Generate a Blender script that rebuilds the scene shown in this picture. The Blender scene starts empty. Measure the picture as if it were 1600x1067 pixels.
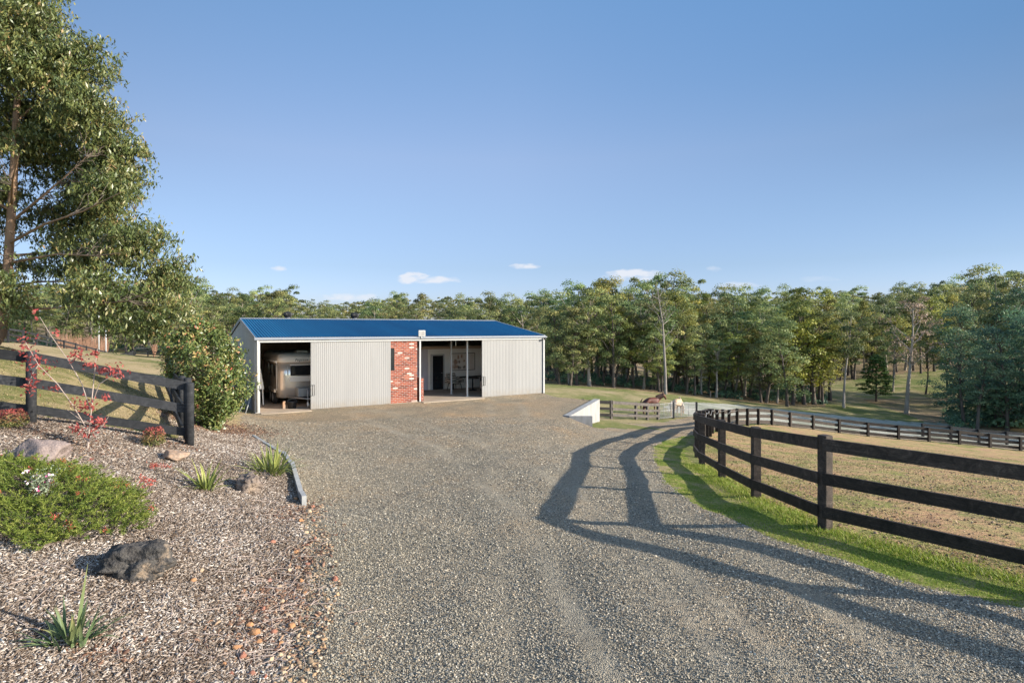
import bpy, bmesh, math, random
import numpy as np
from mathutils import Vector, Matrix, noise as mnoise

R = math.radians
scn = bpy.context.scene
COL = scn.collection
random.seed(7)
rng = np.random.default_rng(7)

# ------------------------------------------------------------------ camera
HC = 3.625            # camera height above the shed slab
F = 890.0             # focal length in pixels of the 1600 px wide photograph
HY = 514.0            # row of the horizon
cam_d = bpy.data.cameras.new('camera')
cam = bpy.data.objects.new('camera', cam_d)
COL.objects.link(cam)
cam.location = (0, 0, HC)
cam.rotation_euler = (R(90), 0, 0)
cam_d.sensor_width = 36
cam_d.lens = F * 36 / 1600
cam_d.shift_y = -(533.5 - HY) / 1600
cam_d.clip_start = 0.05
cam_d.clip_end = 3000
scn.camera = cam

# ------------------------------------------------------------------ light
SUN_AZ = math.atan2(0.982, -0.187)      # clockwise from +Y
SUN_EL = R(19)
world = bpy.data.worlds.new('World')
scn.world = world
world.use_nodes = True
wn = world.node_tree
for n in list(wn.nodes):
    wn.nodes.remove(n)
wo = wn.nodes.new('ShaderNodeOutputWorld')
bg = wn.nodes.new('ShaderNodeBackground')
sky = wn.nodes.new('ShaderNodeTexSky')
sky.sky_type = 'NISHITA'
sky.sun_disc = False
sky.sun_elevation = SUN_EL
sky.sun_rotation = SUN_AZ
sky.altitude = 150
sky.air_density = 1.0
sky.dust_density = 0.6
sky.ozone_density = 1.6
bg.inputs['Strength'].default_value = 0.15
# a few small fair-weather clouds low over the forest, placed by direction in the sky
tc = wn.nodes.new('ShaderNodeTexCoord')
sep = wn.nodes.new('ShaderNodeSeparateXYZ')
wn.links.new(tc.outputs['Generated'], sep.inputs[0])


def wmath(op, a, b=None, clamp=False):
    n = wn.nodes.new('ShaderNodeMath')
    n.operation = op
    n.use_clamp = clamp
    for i, v in enumerate((a, b)):
        if v is None:
            continue
        if isinstance(v, (int, float)):
            n.inputs[i].default_value = v
        else:
            wn.links.new(v, n.inputs[i])
    return n.outputs[0]


tanx = wmath('DIVIDE', sep.outputs['X'], wmath('MAXIMUM', sep.outputs['Y'], 0.02))
tanz = wmath('DIVIDE', sep.outputs['Z'], wmath('MAXIMUM', sep.outputs['Y'], 0.02))
comb = wn.nodes.new('ShaderNodeCombineXYZ')
wn.links.new(wmath('MULTIPLY', tanx, 34.0), comb.inputs[0])
wn.links.new(wmath('MULTIPLY', tanz, 95.0), comb.inputs[1])
wnoi = wn.nodes.new('ShaderNodeTexNoise')
wnoi.inputs['Scale'].default_value = 1.0
wnoi.inputs['Detail'].default_value = 5
wn.links.new(comb.outputs[0], wnoi.inputs['Vector'])
cl = None
# px, py, half-width px, half-height px, strength
for px, py, wx, wy, st in ((648, 435, 30, 9, 1.3), (672, 438, 52, 7, 0.7), (822, 416, 26, 5, 0.9), (992, 430, 50, 10, 0.9),
                           (437, 421, 13, 5, 0.7), (545, 465, 48, 7, 0.65), (1117, 421, 12, 5, 0.3), (1150, 446, 36, 6, 0.4),
                           (1280, 436, 30, 5, 0.18)):
    dx = wmath('DIVIDE', wmath('SUBTRACT', tanx, (px - 800) / F), wx / F)
    dz = wmath('DIVIDE', wmath('SUBTRACT', tanz, (HY - py) / F), wy / F)
    d2 = wmath('ADD', wmath('MULTIPLY', dx, dx), wmath('MULTIPLY', dz, dz))
    nz = wmath('MULTIPLY', wmath('SUBTRACT', wnoi.outputs['Fac'], 0.5), 3.6)
    m = wmath('MULTIPLY', wmath('SUBTRACT', wmath('ADD', 1.0, nz), d2), st, False)
    m = wmath('MINIMUM', wmath('MAXIMUM', m, 0.0), 0.85)
    m = wmath('MULTIPLY', m, wmath('GREATER_THAN', sep.outputs['Y'], 0.05))
    cl = m if cl is None else wmath('MAXIMUM', cl, m)
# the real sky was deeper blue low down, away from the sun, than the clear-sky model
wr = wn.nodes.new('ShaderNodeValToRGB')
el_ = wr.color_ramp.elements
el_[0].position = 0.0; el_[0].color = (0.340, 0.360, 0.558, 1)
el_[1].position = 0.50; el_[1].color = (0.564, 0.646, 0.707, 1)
for pz, cz in ((0.06, (0.360, 0.388, 0.571, 1)), (0.105, (0.381, 0.394, 0.510, 1)), (0.19, (0.490, 0.476, 0.544, 1)), (0.284, (0.612, 0.558, 0.592, 1)), (0.66, (0.70, 0.74, 0.80, 1)), (0.85, (1, 1, 1, 1))):  # top stops stay bright overhead, out of view, as added fill for shadows
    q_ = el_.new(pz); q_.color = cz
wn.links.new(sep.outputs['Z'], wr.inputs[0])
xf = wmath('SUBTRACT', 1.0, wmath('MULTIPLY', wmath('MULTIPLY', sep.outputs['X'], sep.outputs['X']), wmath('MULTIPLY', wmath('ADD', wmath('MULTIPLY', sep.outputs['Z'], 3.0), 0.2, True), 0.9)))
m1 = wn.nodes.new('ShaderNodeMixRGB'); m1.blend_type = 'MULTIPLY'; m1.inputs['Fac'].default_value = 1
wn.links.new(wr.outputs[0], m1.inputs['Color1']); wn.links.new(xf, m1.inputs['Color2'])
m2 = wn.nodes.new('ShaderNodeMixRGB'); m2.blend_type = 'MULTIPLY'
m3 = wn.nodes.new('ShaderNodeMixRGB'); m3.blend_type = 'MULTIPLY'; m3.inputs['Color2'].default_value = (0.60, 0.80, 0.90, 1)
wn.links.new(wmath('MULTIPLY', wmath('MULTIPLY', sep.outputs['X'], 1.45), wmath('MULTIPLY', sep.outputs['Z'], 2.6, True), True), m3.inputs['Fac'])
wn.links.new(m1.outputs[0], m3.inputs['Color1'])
wn.links.new(wmath('MULTIPLY', wmath('ADD', sep.outputs['Y'], 0.3), 2.0, True), m2.inputs['Fac'])  # dimming fades out behind the camera, so the unseen sky adds fill
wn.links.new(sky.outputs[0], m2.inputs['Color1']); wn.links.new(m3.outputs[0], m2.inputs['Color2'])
mixc = wn.nodes.new('ShaderNodeMixRGB')
mixc.inputs['Color2'].default_value = (2.25, 2.32, 2.5, 1)
wn.links.new(cl, mixc.inputs['Fac'])
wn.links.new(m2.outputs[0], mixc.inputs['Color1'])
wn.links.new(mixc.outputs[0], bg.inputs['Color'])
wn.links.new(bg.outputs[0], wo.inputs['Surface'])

sd = bpy.data.lights.new('sun', 'SUN')
sd.energy = 4.1
sd.angle = R(0.5)
sd.color = (1.0, 0.92, 0.79)
sun = bpy.data.objects.new('sun', sd)
COL.objects.link(sun)
sdir = Vector((math.sin(SUN_AZ) * math.cos(SUN_EL), math.cos(SUN_AZ) * math.cos(SUN_EL), math.sin(SUN_EL)))
sun.rotation_euler = sdir.to_track_quat('Z', 'Y').to_euler()
sun.location = (60, -20, 60)

vs = scn.view_settings
vs.view_transform = 'Standard'
vs.look = 'None'
vs.exposure = 1.35
vs.gamma = 1
scn.cycles.max_bounces = 6
scn.cycles.transparent_max_bounces = 6


# ------------------------------------------------------------------ helpers
def tag(o, label=None, cat=None, group=None, kind=None):
    if label: o['label'] = label
    if cat: o['category'] = cat
    if group: o['group'] = group
    if kind: o['kind'] = kind
    return o


def empty(name, loc, rz=0.0, label=None, cat=None, group=None):
    o = bpy.data.objects.new(name, None)
    o.empty_display_size = 0.2
    COL.objects.link(o)
    o.location = loc
    o.rotation_euler = (0, 0, rz)
    return tag(o, label, cat, group)


def np_mesh(name, verts, faces, mat=None, rnd=None, smooth=False, parent=None, mats=None, midx=None):
    """verts (n,3), faces (m,k) arrays -> ONE linked mesh object"""
    me = bpy.data.meshes.new(name)
    verts = np.asarray(verts, dtype=np.float32)
    faces = np.asarray(faces, dtype=np.int32)
    k = faces.shape[1]
    me.vertices.add(len(verts))
    me.vertices.foreach_set('co', verts.ravel())
    me.loops.add(faces.size)
    me.loops.foreach_set('vertex_index', faces.ravel())
    me.polygons.add(len(faces))
    me.polygons.foreach_set('loop_start', np.arange(0, faces.size, k, dtype=np.int32))
    me.polygons.foreach_set('loop_total', np.full(len(faces), k, dtype=np.int32))
    if smooth:
        me.polygons.foreach_set('use_smooth', np.ones(len(faces), dtype=bool))
    if rnd is not None:
        a = me.attributes.new('rnd', 'FLOAT', 'POINT')
        a.data.foreach_set('value', np.asarray(rnd, dtype=np.float32))
    if mat:
        me.materials.append(mat)
    me.update(calc_edges=True)
    me.validate()
    o = bpy.data.objects.new(name, me)
    COL.objects.link(o)
    if parent:
        o.parent = parent
    return o


class MB:
    """collects boxes, tubes, sheets; build() links them as one mesh object"""
    def __init__(self):
        self.v = []
        self.f = []
        self.s = []

    def add(self, vs_, fs_, smooth=False):
        b = len(self.v)
        self.v += [tuple(p) for p in vs_]
        self.f += [tuple(i + b for i in f) for f in fs_]
        self.s += [smooth] * len(fs_)
        return self

    def hexa(self, p):
        """8 points: bottom ring 0-3, top ring 4-7"""
        return self.add(p, [(3, 2, 1, 0), (4, 5, 6, 7), (0, 1, 5, 4), (1, 2, 6, 5), (2, 3, 7, 6), (3, 0, 4, 7)])

    def box(self, x0, x1, y0, y1, z0, z1, M=None):
        p = [(x0, y0, z0), (x1, y0, z0), (x1, y1, z0), (x0, y1, z0), (x0, y0, z1), (x1, y0, z1), (x1, y1, z1), (x0, y1, z1)]
        if M is not None:
            p = [M @ Vector(q) for q in p]
        return self.hexa(p)

    def bevbox(self, x0, x1, y0, y1, z0, z1, b=0.02, M=None):
        """box with chamfered edges on all sides"""
        xs, ys, zs = (x0, x1), (y0, y1), (z0, z1)
        bm = bmesh.new()
        bmesh.ops.create_cube(bm, size=1)
        for v in bm.verts:
            v.co = Vector((xs[v.co.x > 0], ys[v.co.y > 0], zs[v.co.z > 0]))
        bmesh.ops.bevel(bm, geom=list(bm.edges), offset=b, segments=2, affect='EDGES', profile=0.5)
        pv = [v.co.copy() for v in bm.verts]
        bm.verts.index_update()
        fs_ = [[v.index for v in f.verts] for f in bm.faces]
        bm.free()
        if M is not None:
            pv = [M @ q for q in pv]
        return self.add(pv, fs_)

    def tube(self, pts, rad, n=8, caps=True, smooth=True, flat=1.0):
        pts = [Vector(p) for p in pts]
        if not hasattr(rad, '__len__'):
            rad = [rad] * len(pts)
        vv, ff = [], []
        up = Vector((0, 0, 1))
        prev = None
        for i, p in enumerate(pts):
            a = pts[max(i - 1, 0)]
            b = pts[min(i + 1, len(pts) - 1)]
            t = (b - a)
            if t.length < 1e-9: t = Vector((0, 0, 1))
            t.normalize()
            if prev is None:
                s = t.cross(up)
                if s.length < 1e-3: s = t.cross(Vector((1, 0, 0)))
            else:
                s = prev - t * prev.dot(t)
            s.normalize()
            prev = s
            w = t.cross(s)
            for k in range(n):
                an = 2 * math.pi * k / n
                vv.append(p + (s * math.cos(an) + w * math.sin(an) * flat) * rad[i])
        for i in range(len(pts) - 1):
            for k in range(n):
                k2 = (k + 1) % n
                ff.append((i * n + k, i * n + k2, (i + 1) * n + k2, (i + 1) * n + k))
        self.add(vv, ff, smooth)
        if caps:
            b = len(self.v) - len(vv)
            self.f.append(tuple(b + k for k in reversed(range(n)))); self.s.append(False)
            e = b + (len(pts) - 1) * n
            self.f.append(tuple(e + k for k in range(n))); self.s.append(False)
        return self

    def lathe(self, c, prof, n=14, smooth=True, axis='Z'):
        """profile list of (radius, height)"""
        vv, ff = [], []
        for r_, h in prof:
            for k in range(n):
                an = 2 * math.pi * k / n
                if axis == 'Z': q = (c[0] + r_ * math.cos(an), c[1] + r_ * math.sin(an), c[2] + h)
                elif axis == 'X': q = (c[0] + h, c[1] + r_ * math.cos(an), c[2] + r_ * math.sin(an))
                else: q = (c[0] + r_ * math.cos(an), c[1] + h, c[2] - r_ * math.sin(an))
                vv.append(q)
        m = len(prof)
        for i in range(m - 1):
            for k in range(n):
                k2 = (k + 1) % n
                ff.append((i * n + k, i * n + k2, (i + 1) * n + k2, (i + 1) * n + k))
        self.add(vv, ff, smooth)
        b = len(self.v) - len(vv)
        self.f.append(tuple(b + k for k in reversed(range(n)))); self.s.append(False)
        self.f.append(tuple(b + (m - 1) * n + k for k in range(n))); self.s.append(False)
        return self

    def build(self, name, mat, parent=None, label=None):
        me = bpy.data.meshes.new(name)
        me.from_pydata([tuple(p) for p in self.v], [], self.f)
        me.polygons.foreach_set('use_smooth', self.s)
        if mat: me.materials.append(mat)
        me.update()
        o = bpy.data.objects.new(name, me)
        COL.objects.link(o)
        if parent: o.parent = parent
        if label: o['label'] = label
        return o


def copy_tree(o, parent=None):
    c = o.copy()
    COL.objects.link(c)
    if parent: c.parent = parent
    for ch in list(o.children):
        copy_tree(ch, c)
    return c


# ------------------------------------------------------------------ materials
def new_mat(name):
    m = bpy.data.materials.new(name)
    m.use_nodes = True
    nt = m.node_tree
    for n in list(nt.nodes): nt.nodes.remove(n)
    out = nt.nodes.new('ShaderNodeOutputMaterial')
    return m, nt, out


def ramp(nt, stops, fac=None, interp='LINEAR'):
    r_ = nt.nodes.new('ShaderNodeValToRGB')
    r_.color_ramp.interpolation = interp
    e = r_.color_ramp.elements
    while len(e) > 1: e.remove(e[-1])
    e[0].position = stops[0][0]; e[0].color = (*stops[0][1], 1)
    for p, c in stops[1:]:
        q = e.new(p); q.color = (*c, 1)
    if fac is not None: nt.links.new(fac, r_.inputs[0])
    return r_.outputs[0]


def tnoise(nt, vec, scale, detail=4, rough=0.55, dist=0.0):
    n = nt.nodes.new('ShaderNodeTexNoise')
    n.inputs['Scale'].default_value = scale
    n.inputs['Detail'].default_value = detail
    n.inputs['Roughness'].default_value = rough
    n.inputs['Distortion'].default_value = dist
    nt.links.new(vec, n.inputs['Vector'])
    return n.outputs['Fac']


def mixrgb(nt, fac, a, b, mode='MIX'):
    m = nt.nodes.new('ShaderNodeMixRGB')
    m.blend_type = mode
    for sock, v in (('Fac', fac), ('Color1', a), ('Color2', b)):
        if isinstance(v, (int, float)): m.inputs[sock].default_value = v
        elif isinstance(v, tuple): m.inputs[sock].default_value = (*v, 1)
        else: nt.links.new(v, m.inputs[sock])
    return m.outputs[0]


def coord(nt, kind='Object', scale=None):
    t = nt.nodes.new('ShaderNodeTexCoord')
    v = t.outputs[kind]
    if scale:
        mp = nt.nodes.new('ShaderNodeMapping')
        mp.inputs['Scale'].default_value = scale
        nt.links.new(v, mp.inputs['Vector'])
        v = mp.outputs[0]
    return v


def bump(nt, h, strength=0.5, dist=0.02):
    b = nt.nodes.new('ShaderNodeBump')
    b.inputs['Strength'].default_value = strength
    b.inputs['Distance'].default_value = dist
    nt.links.new(h, b.inputs['Height'])
    return b.outputs[0]


def bsdf(nt, out, color, rough=0.8, metal=0.0, normal=None, spec=0.3):
    p = nt.nodes.new('ShaderNodeBsdfPrincipled')
    if isinstance(color, tuple): p.inputs['Base Color'].default_value = (*color, 1)
    else: nt.links.new(color, p.inputs['Base Color'])
    if isinstance(rough, (int, float)): p.inputs['Roughness'].default_value = rough
    else: nt.links.new(rough, p.inputs['Roughness'])
    p.inputs['Metallic'].default_value = metal
    p.inputs['Specular IOR Level'].default_value = spec
    if normal is not None: nt.links.new(normal, p.inputs['Normal'])
    if out is not None: nt.links.new(p.outputs[0], out.inputs['Surface'])
    return p


def simple(name, c1, c2=None, scale=6, rough=0.7, metal=0.0, bump_s=0.0, bscale=40, stretch=None, spec=0.3, detail=5):
    m, nt, out = new_mat(name)
    v = coord(nt, 'Object', stretch)
    if c2 is None: c2 = tuple(0.8 * c for c in c1)
    col = ramp(nt, [(0.3, c1), (0.7, c2)], tnoise(nt, v, scale, detail))
    nrm = bump(nt, tnoise(nt, v, bscale, 4), bump_s, 0.01) if bump_s else None
    bsdf(nt, out, col, rough, metal, nrm, spec)
    return m


def leafmat(name, stops, transl=0.25, var=0.25, rough=0.55, spec=0.25):
    """leaf colour by a per-leaf random number and a per-object random number"""
    m, nt, out = new_mat(name)
    at_ = nt.nodes.new('ShaderNodeAttribute')
    at_.attribute_name = 'rnd'
    col = ramp(nt, stops, at_.outputs['Fac'])
    oi = nt.nodes.new('ShaderNodeObjectInfo')
    h = nt.nodes.new('ShaderNodeHueSaturation')
    mr = nt.nodes.new('ShaderNodeMapRange')
    mr.inputs['To Min'].default_value = 1 - var
    mr.inputs['To Max'].default_value = 1 + var
    nt.links.new(oi.outputs['Random'], mr.inputs[0])
    nt.links.new(mr.outputs[0], h.inputs['Value'])
    m2 = nt.nodes.new('ShaderNodeMath'); m2.operation = 'MULTIPLY'; m2.inputs[1].default_value = 7.31
    nt.links.new(oi.outputs['Random'], m2.inputs[0])
    m3 = nt.nodes.new('ShaderNodeMath'); m3.operation = 'FRACT'
    nt.links.new(m2.outputs[0], m3.inputs[0])
    mh = nt.nodes.new('ShaderNodeMapRange')
    mh.inputs['To Min'].default_value = 0.5 - 0.014 * (var / 0.25)
    mh.inputs['To Max'].default_value = 0.5 + 0.032 * (var / 0.25)
    nt.links.new(m3.outputs[0], mh.inputs[0])
    nt.links.new(mh.outputs[0], h.inputs['Hue'])
    nt.links.new(col, h.inputs['Color'])
    p = bsdf(nt, None, h.outputs[0], rough, 0, None, spec)
    tr = nt.nodes.new('ShaderNodeBsdfTranslucent')
    nt.links.new(h.outputs[0], tr.inputs['Color'])
    mx = nt.nodes.new('ShaderNodeMixShader')
    mx.inputs[0].default_value = transl
    nt.links.new(p.outputs[0], mx.inputs[1])
    nt.links.new(tr.outputs[0], mx.inputs[2])
    nt.links.new(mx.outputs[0], out.inputs['Surface'])
    return m


def rndmat(name, stops, rough=0.85, spec=0.25):
    m, nt, out = new_mat(name)
    at_ = nt.nodes.new('ShaderNodeAttribute')
    at_.attribute_name = 'rnd'
    bsdf(nt, out, ramp(nt, stops, at_.outputs['Fac']), rough, 0, None, spec)
    return m


def mat_gravel():
    m, nt, out = new_mat('gravel')
    v = coord(nt)
    vo = nt.nodes.new('ShaderNodeTexVoronoi')
    vo.inputs['Scale'].default_value = 72
    nt.links.new(v, vo.inputs['Vector'])
    s = nt.nodes.new('ShaderNodeSeparateColor')
    nt.links.new(vo.outputs['Color'], s.inputs[0])
    stones = ramp(nt, [(0.0, (0.13, 0.12, 0.105)), (0.3, (0.23, 0.215, 0.185)), (0.6, (0.32, 0.30, 0.255)), (0.85, (0.42, 0.39, 0.325)),
                       (1.0, (0.55, 0.51, 0.44))], s.outputs[0])
    big = tnoise(nt, v, 0.55, 5, 0.6, 0.4)
    tint = ramp(nt, [(0.36, (0.88, 0.81, 0.71)), (0.52, (1.06, 0.95, 0.82)), (0.70, (1.27, 1.02, 0.78))], big)
    col = mixrgb(nt, 1.0, stones, tint, 'MULTIPLY')
    sp = nt.nodes.new('ShaderNodeSeparateXYZ'); nt.links.new(v, sp.inputs[0])
    mr = nt.nodes.new('ShaderNodeMapRange'); mr.interpolation_type = 'SMOOTHSTEP'
    mr.inputs['From Min'].default_value = 11; mr.inputs['From Max'].default_value = 24
    mr.inputs['To Min'].default_value = 0.0; mr.inputs['To Max'].default_value = 1.0
    nt.links.new(sp.outputs[1], mr.inputs[0])
    sandy = nt.nodes.new('ShaderNodeMath'); sandy.operation = 'MULTIPLY'
    nt.links.new(mr.outputs[0], sandy.inputs[0])
    nt.links.new(ramp(nt, [(0.35, (0.1,) * 3), (0.65, (0.7,) * 3)], tnoise(nt, v, 0.28, 5, 0.65)), sandy.inputs[1])
    col = mixrgb(nt, sandy.outputs[0], col, mixrgb(nt, 1.0, col, (1.13, 0.99, 0.86), 'MULTIPLY'))
    wear = nt.nodes.new('ShaderNodeAttribute'); wear.attribute_name = 'rnd'
    wf = nt.nodes.new('ShaderNodeMath'); wf.operation = 'MULTIPLY'
    nt.links.new(wear.outputs['Fac'], wf.inputs[0]); nt.links.new(ramp(nt, [(0.3, (0.25,) * 3), (0.6, (0.8,) * 3)], tnoise(nt, v, 2.5, 5, 0.7)), wf.inputs[1])
    col = mixrgb(nt, wf.outputs[0], col, ramp(nt, [(0.3, (0.33, 0.29, 0.225)), (0.7, (0.46, 0.41, 0.33))], tnoise(nt, v, 22, 5, 0.8)))
    fine = tnoise(nt, v, 9, 4, 0.7)
    col = mixrgb(nt, 1.0, col, ramp(nt, [(0.3, (0.8, 0.8, 0.8)), (0.7, (1.2, 1.18, 1.12))], fine), 'MULTIPLY')
    b1 = nt.nodes.new('ShaderNodeMath'); b1.operation = 'MULTIPLY_ADD'
    nt.links.new(vo.outputs['Distance'], b1.inputs[0])
    b1.inputs[1].default_value = -1.0
    nt.links.new(tnoise(nt, v, 6, 5), b1.inputs[2])
    bsdf(nt, out, col, 0.9, 0, bump(nt, b1.outputs[0], 1.0, 0.03), 0.2)
    return m


def mat_mulch():
    m, nt, out = new_mat('mulch_soil')
    v = coord(nt)
    vo = nt.nodes.new('ShaderNodeTexVoronoi')
    vo.inputs['Scale'].default_value = 48
    vo.distance = 'MANHATTAN'
    nt.links.new(v, vo.inputs['Vector'])
    s = nt.nodes.new('ShaderNodeSeparateColor')
    nt.links.new(vo.outputs['Color'], s.inputs[0])
    col = ramp(nt, [(0.0, (0.08, 0.06, 0.045)), (0.4, (0.22, 0.17, 0.135)), (0.75, (0.38, 0.32, 0.27)), (1.0, (0.58, 0.52, 0.46))], s.outputs[0])
    big = tnoise(nt, v, 0.8, 4, 0.6)
    col = mixrgb(nt, 1.0, col, ramp(nt, [(0.35, (0.75, 0.68, 0.62)), (0.65, (1.1, 1.05, 1.0))], big), 'MULTIPLY')
    bsdf(nt, out, col, 0.95, 0, bump(nt, vo.outputs['Distance'], 1.0, 0.03), 0.1)
    return m


def mat_grass(name, stops, s1=0.25, s2=6, fine_lo=0.7, fine_hi=1.3, fs=35):
    m, nt, out = new_mat(name)
    v = coord(nt)
    a = tnoise(nt, v, s1, 6, 0.65, 0.3)
    b = tnoise(nt, v, s2, 5, 0.7)
    ad = nt.nodes.new('ShaderNodeMath'); ad.operation = 'MULTIPLY_ADD'
    nt.links.new(b, ad.inputs[0]); ad.inputs[1].default_value = 0.45
    sb = nt.nodes.new('ShaderNodeMath'); sb.operation = 'SUBTRACT'
    nt.links.new(a, sb.inputs[0]); sb.inputs[1].default_value = 0.225
    nt.links.new(sb.outputs[0], ad.inputs[2])
    col = ramp(nt, stops, ad.outputs[0])
    f = tnoise(nt, v, fs, 4, 0.8)
    col = mixrgb(nt, 1.0, col, ramp(nt, [(0.3, (fine_lo,) * 3), (0.7, (fine_hi,) * 3)], f), 'MULTIPLY')
    bsdf(nt, out, col, 0.95, 0, bump(nt, tnoise(nt, v, 14, 5, 0.8), 0.9, 0.06), 0.1)
    return m


def mat_brick():
    m, nt, out = new_mat('recycled_brick')
    v = coord(nt)
    sp = nt.nodes.new('ShaderNodeSeparateXYZ'); nt.links.new(v, sp.inputs[0])
    ad = nt.nodes.new('ShaderNodeMath'); ad.operation = 'ADD'
    nt.links.new(sp.outputs[0], ad.inputs[0]); nt.links.new(sp.outputs[1], ad.inputs[1])
    cb = nt.nodes.new('ShaderNodeCombineXYZ')
    nt.links.new(ad.outputs[0], cb.inputs[0]); nt.links.new(sp.outputs[2], cb.inputs[1])
    br = nt.nodes.new('ShaderNodeTexBrick')
    br.inputs['Scale'].default_value = 1.0
    br.inputs['Brick Width'].default_value = 0.24
    br.inputs['Row Height'].default_value = 0.086
    br.inputs['Mortar Size'].default_value = 0.011
    br.inputs['Color1'].default_value = (0, 0, 0, 1)
    br.inputs['Color2'].default_value = (1, 1, 1, 1)
    br.inputs['Mortar'].default_value = (0, 0, 0, 1)
    nt.links.new(cb.outputs[0], br.inputs['Vector'])
    bc = ramp(nt, [(0.0, (0.11, 0.030, 0.02)), (0.3, (0.24, 0.055, 0.032)), (0.55, (0.31, 0.08, 0.042)), (0.75, (0.22, 0.05, 0.03)), (0.8, (0.34, 0.11, 0.065)),
                   (0.91, (0.30, 0.09, 0.05)), (0.935, (0.46, 0.40, 0.36)), (1.0, (0.56, 0.52, 0.49))], br.outputs['Color'])
    sm = tnoise(nt, v, 7, 5, 0.7)
    bc = mixrgb(nt, ramp(nt, [(0.55, (0, 0, 0)), (0.8, (0.2, 0.2, 0.2))], sm), bc, (0.5, 0.36, 0.30))
    bc = mixrgb(nt, 1.0, bc, ramp(nt, [(0.3, (0.7, 0.7, 0.7)), (0.7, (1.2, 1.15, 1.1))], tnoise(nt, v, 28, 4, 0.7)), 'MULTIPLY')
    col = mixrgb(nt, br.outputs['Fac'], bc, (0.30, 0.24, 0.21))
    iv = nt.nodes.new('ShaderNodeMath'); iv.operation = 'SUBTRACT'; iv.inputs[0].default_value = 1
    nt.links.new(br.outputs['Fac'], iv.inputs[1])
    bsdf(nt, out, col, 0.9, 0, bump(nt, iv.outputs[0], 0.6, 0.01), 0.15)
    return m


M_gravel = mat_gravel()
M_mulch = mat_mulch()
M_paddock = mat_grass('dry_paddock_grass', [(0.32, (0.15, 0.17, 0.045)), (0.42, (0.25, 0.23, 0.085)), (0.49, (0.36, 0.265, 0.13)), (0.56, (0.44, 0.275, 0.15)),
                                           (0.66, (0.29, 0.18, 0.11)), (0.75, (0.42, 0.33, 0.20))], 0.5, 3.2, 0.45, 1.5, 22)
M_lawn = mat_grass('mixed_pasture', [(0.33, (0.095, 0.13, 0.03)), (0.46, (0.165, 0.175, 0.06)), (0.56, (0.28, 0.235, 0.115)), (0.70, (0.36, 0.285, 0.165))], 0.14, 2.5, 0.65, 1.3)
M_hill = mat_grass('dry_hill_grass', [(0.32, (0.10, 0.125, 0.035)), (0.43, (0.19, 0.175, 0.07)), (0.51, (0.32, 0.25, 0.13)), (0.70, (0.40, 0.30, 0.18))], 0.14, 2.5, 0.6, 1.35)
M_verge = mat_grass('green_verge', [(0.30, (0.10, 0.15, 0.025)), (0.46, (0.18, 0.22, 0.045)), (0.56, (0.32, 0.27, 0.12)), (0.68, (0.40, 0.30, 0.19))], 0.9, 7, 0.6, 1.35)
M_floor = mat_grass('forest_floor', [(0.3, (0.11, 0.11, 0.04)), (0.45, (0.22, 0.17, 0.09)), (0.6, (0.30, 0.21, 0.13)), (0.75, (0.24, 0.20, 0.08))], 0.06, 0.8, 0.6, 1.3)
M_track = mat_grass('pale_frosted_grass', [(0.34, (0.20, 0.21, 0.14)), (0.46, (0.33, 0.325, 0.265)), (0.56, (0.41, 0.395, 0.33)), (0.7, (0.29, 0.26, 0.16))], 0.15, 1.5, 0.65, 1.3)
M_roof = simple('blue_colour_steel', (0.003, 0.084, 0.19), (0.005, 0.112, 0.235), 1.0, 0.55, 0.0, spec=0.2, stretch=(1.3, 0.12, 0.05))
def mat_cladding():
    m, nt, out = new_mat('cream_corrugated_steel')
    v = coord(nt)
    st = coord(nt, 'Object', (1.6, 1, 0.2))
    col = ramp(nt, [(0.3, (0.262, 0.258, 0.254)), (0.7, (0.23, 0.226, 0.223))], tnoise(nt, st, 0.9, 5))
    sp = nt.nodes.new('ShaderNodeSeparateXYZ'); nt.links.new(v, sp.inputs[0])
    # rain splash and dust kicked up along the foot of the sheets
    mr = nt.nodes.new('ShaderNodeMapRange')
    mr.inputs['From Min'].default_value = 0.0; mr.inputs['From Max'].default_value = 0.42
    mr.inputs['To Min'].default_value = 1.0; mr.inputs['To Max'].default_value = 0.0
    nt.links.new(sp.outputs[2], mr.inputs[0])
    f = nt.nodes.new('ShaderNodeMath'); f.operation = 'MULTIPLY'; f.use_clamp = True
    nt.links.new(mr.outputs[0], f.inputs[0])
    nt.links.new(ramp(nt, [(0.35, (0.05,) * 3), (0.65, (0.6,) * 3)], tnoise(nt, v, 3.5, 6, 0.7)), f.inputs[1])
    col = mixrgb(nt, f.outputs[0], col, (0.21, 0.165, 0.115))
    streak = ramp(nt, [(0.58, (0,) * 3), (0.75, (0.22,) * 3)], tnoise(nt, coord(nt, 'Object', (9, 1, 0.35)), 1.0, 4))
    col = mixrgb(nt, streak, col, (0.17, 0.15, 0.13))
    bsdf(nt, out, col, 0.6, 0, None, 0.3)
    return m


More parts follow.
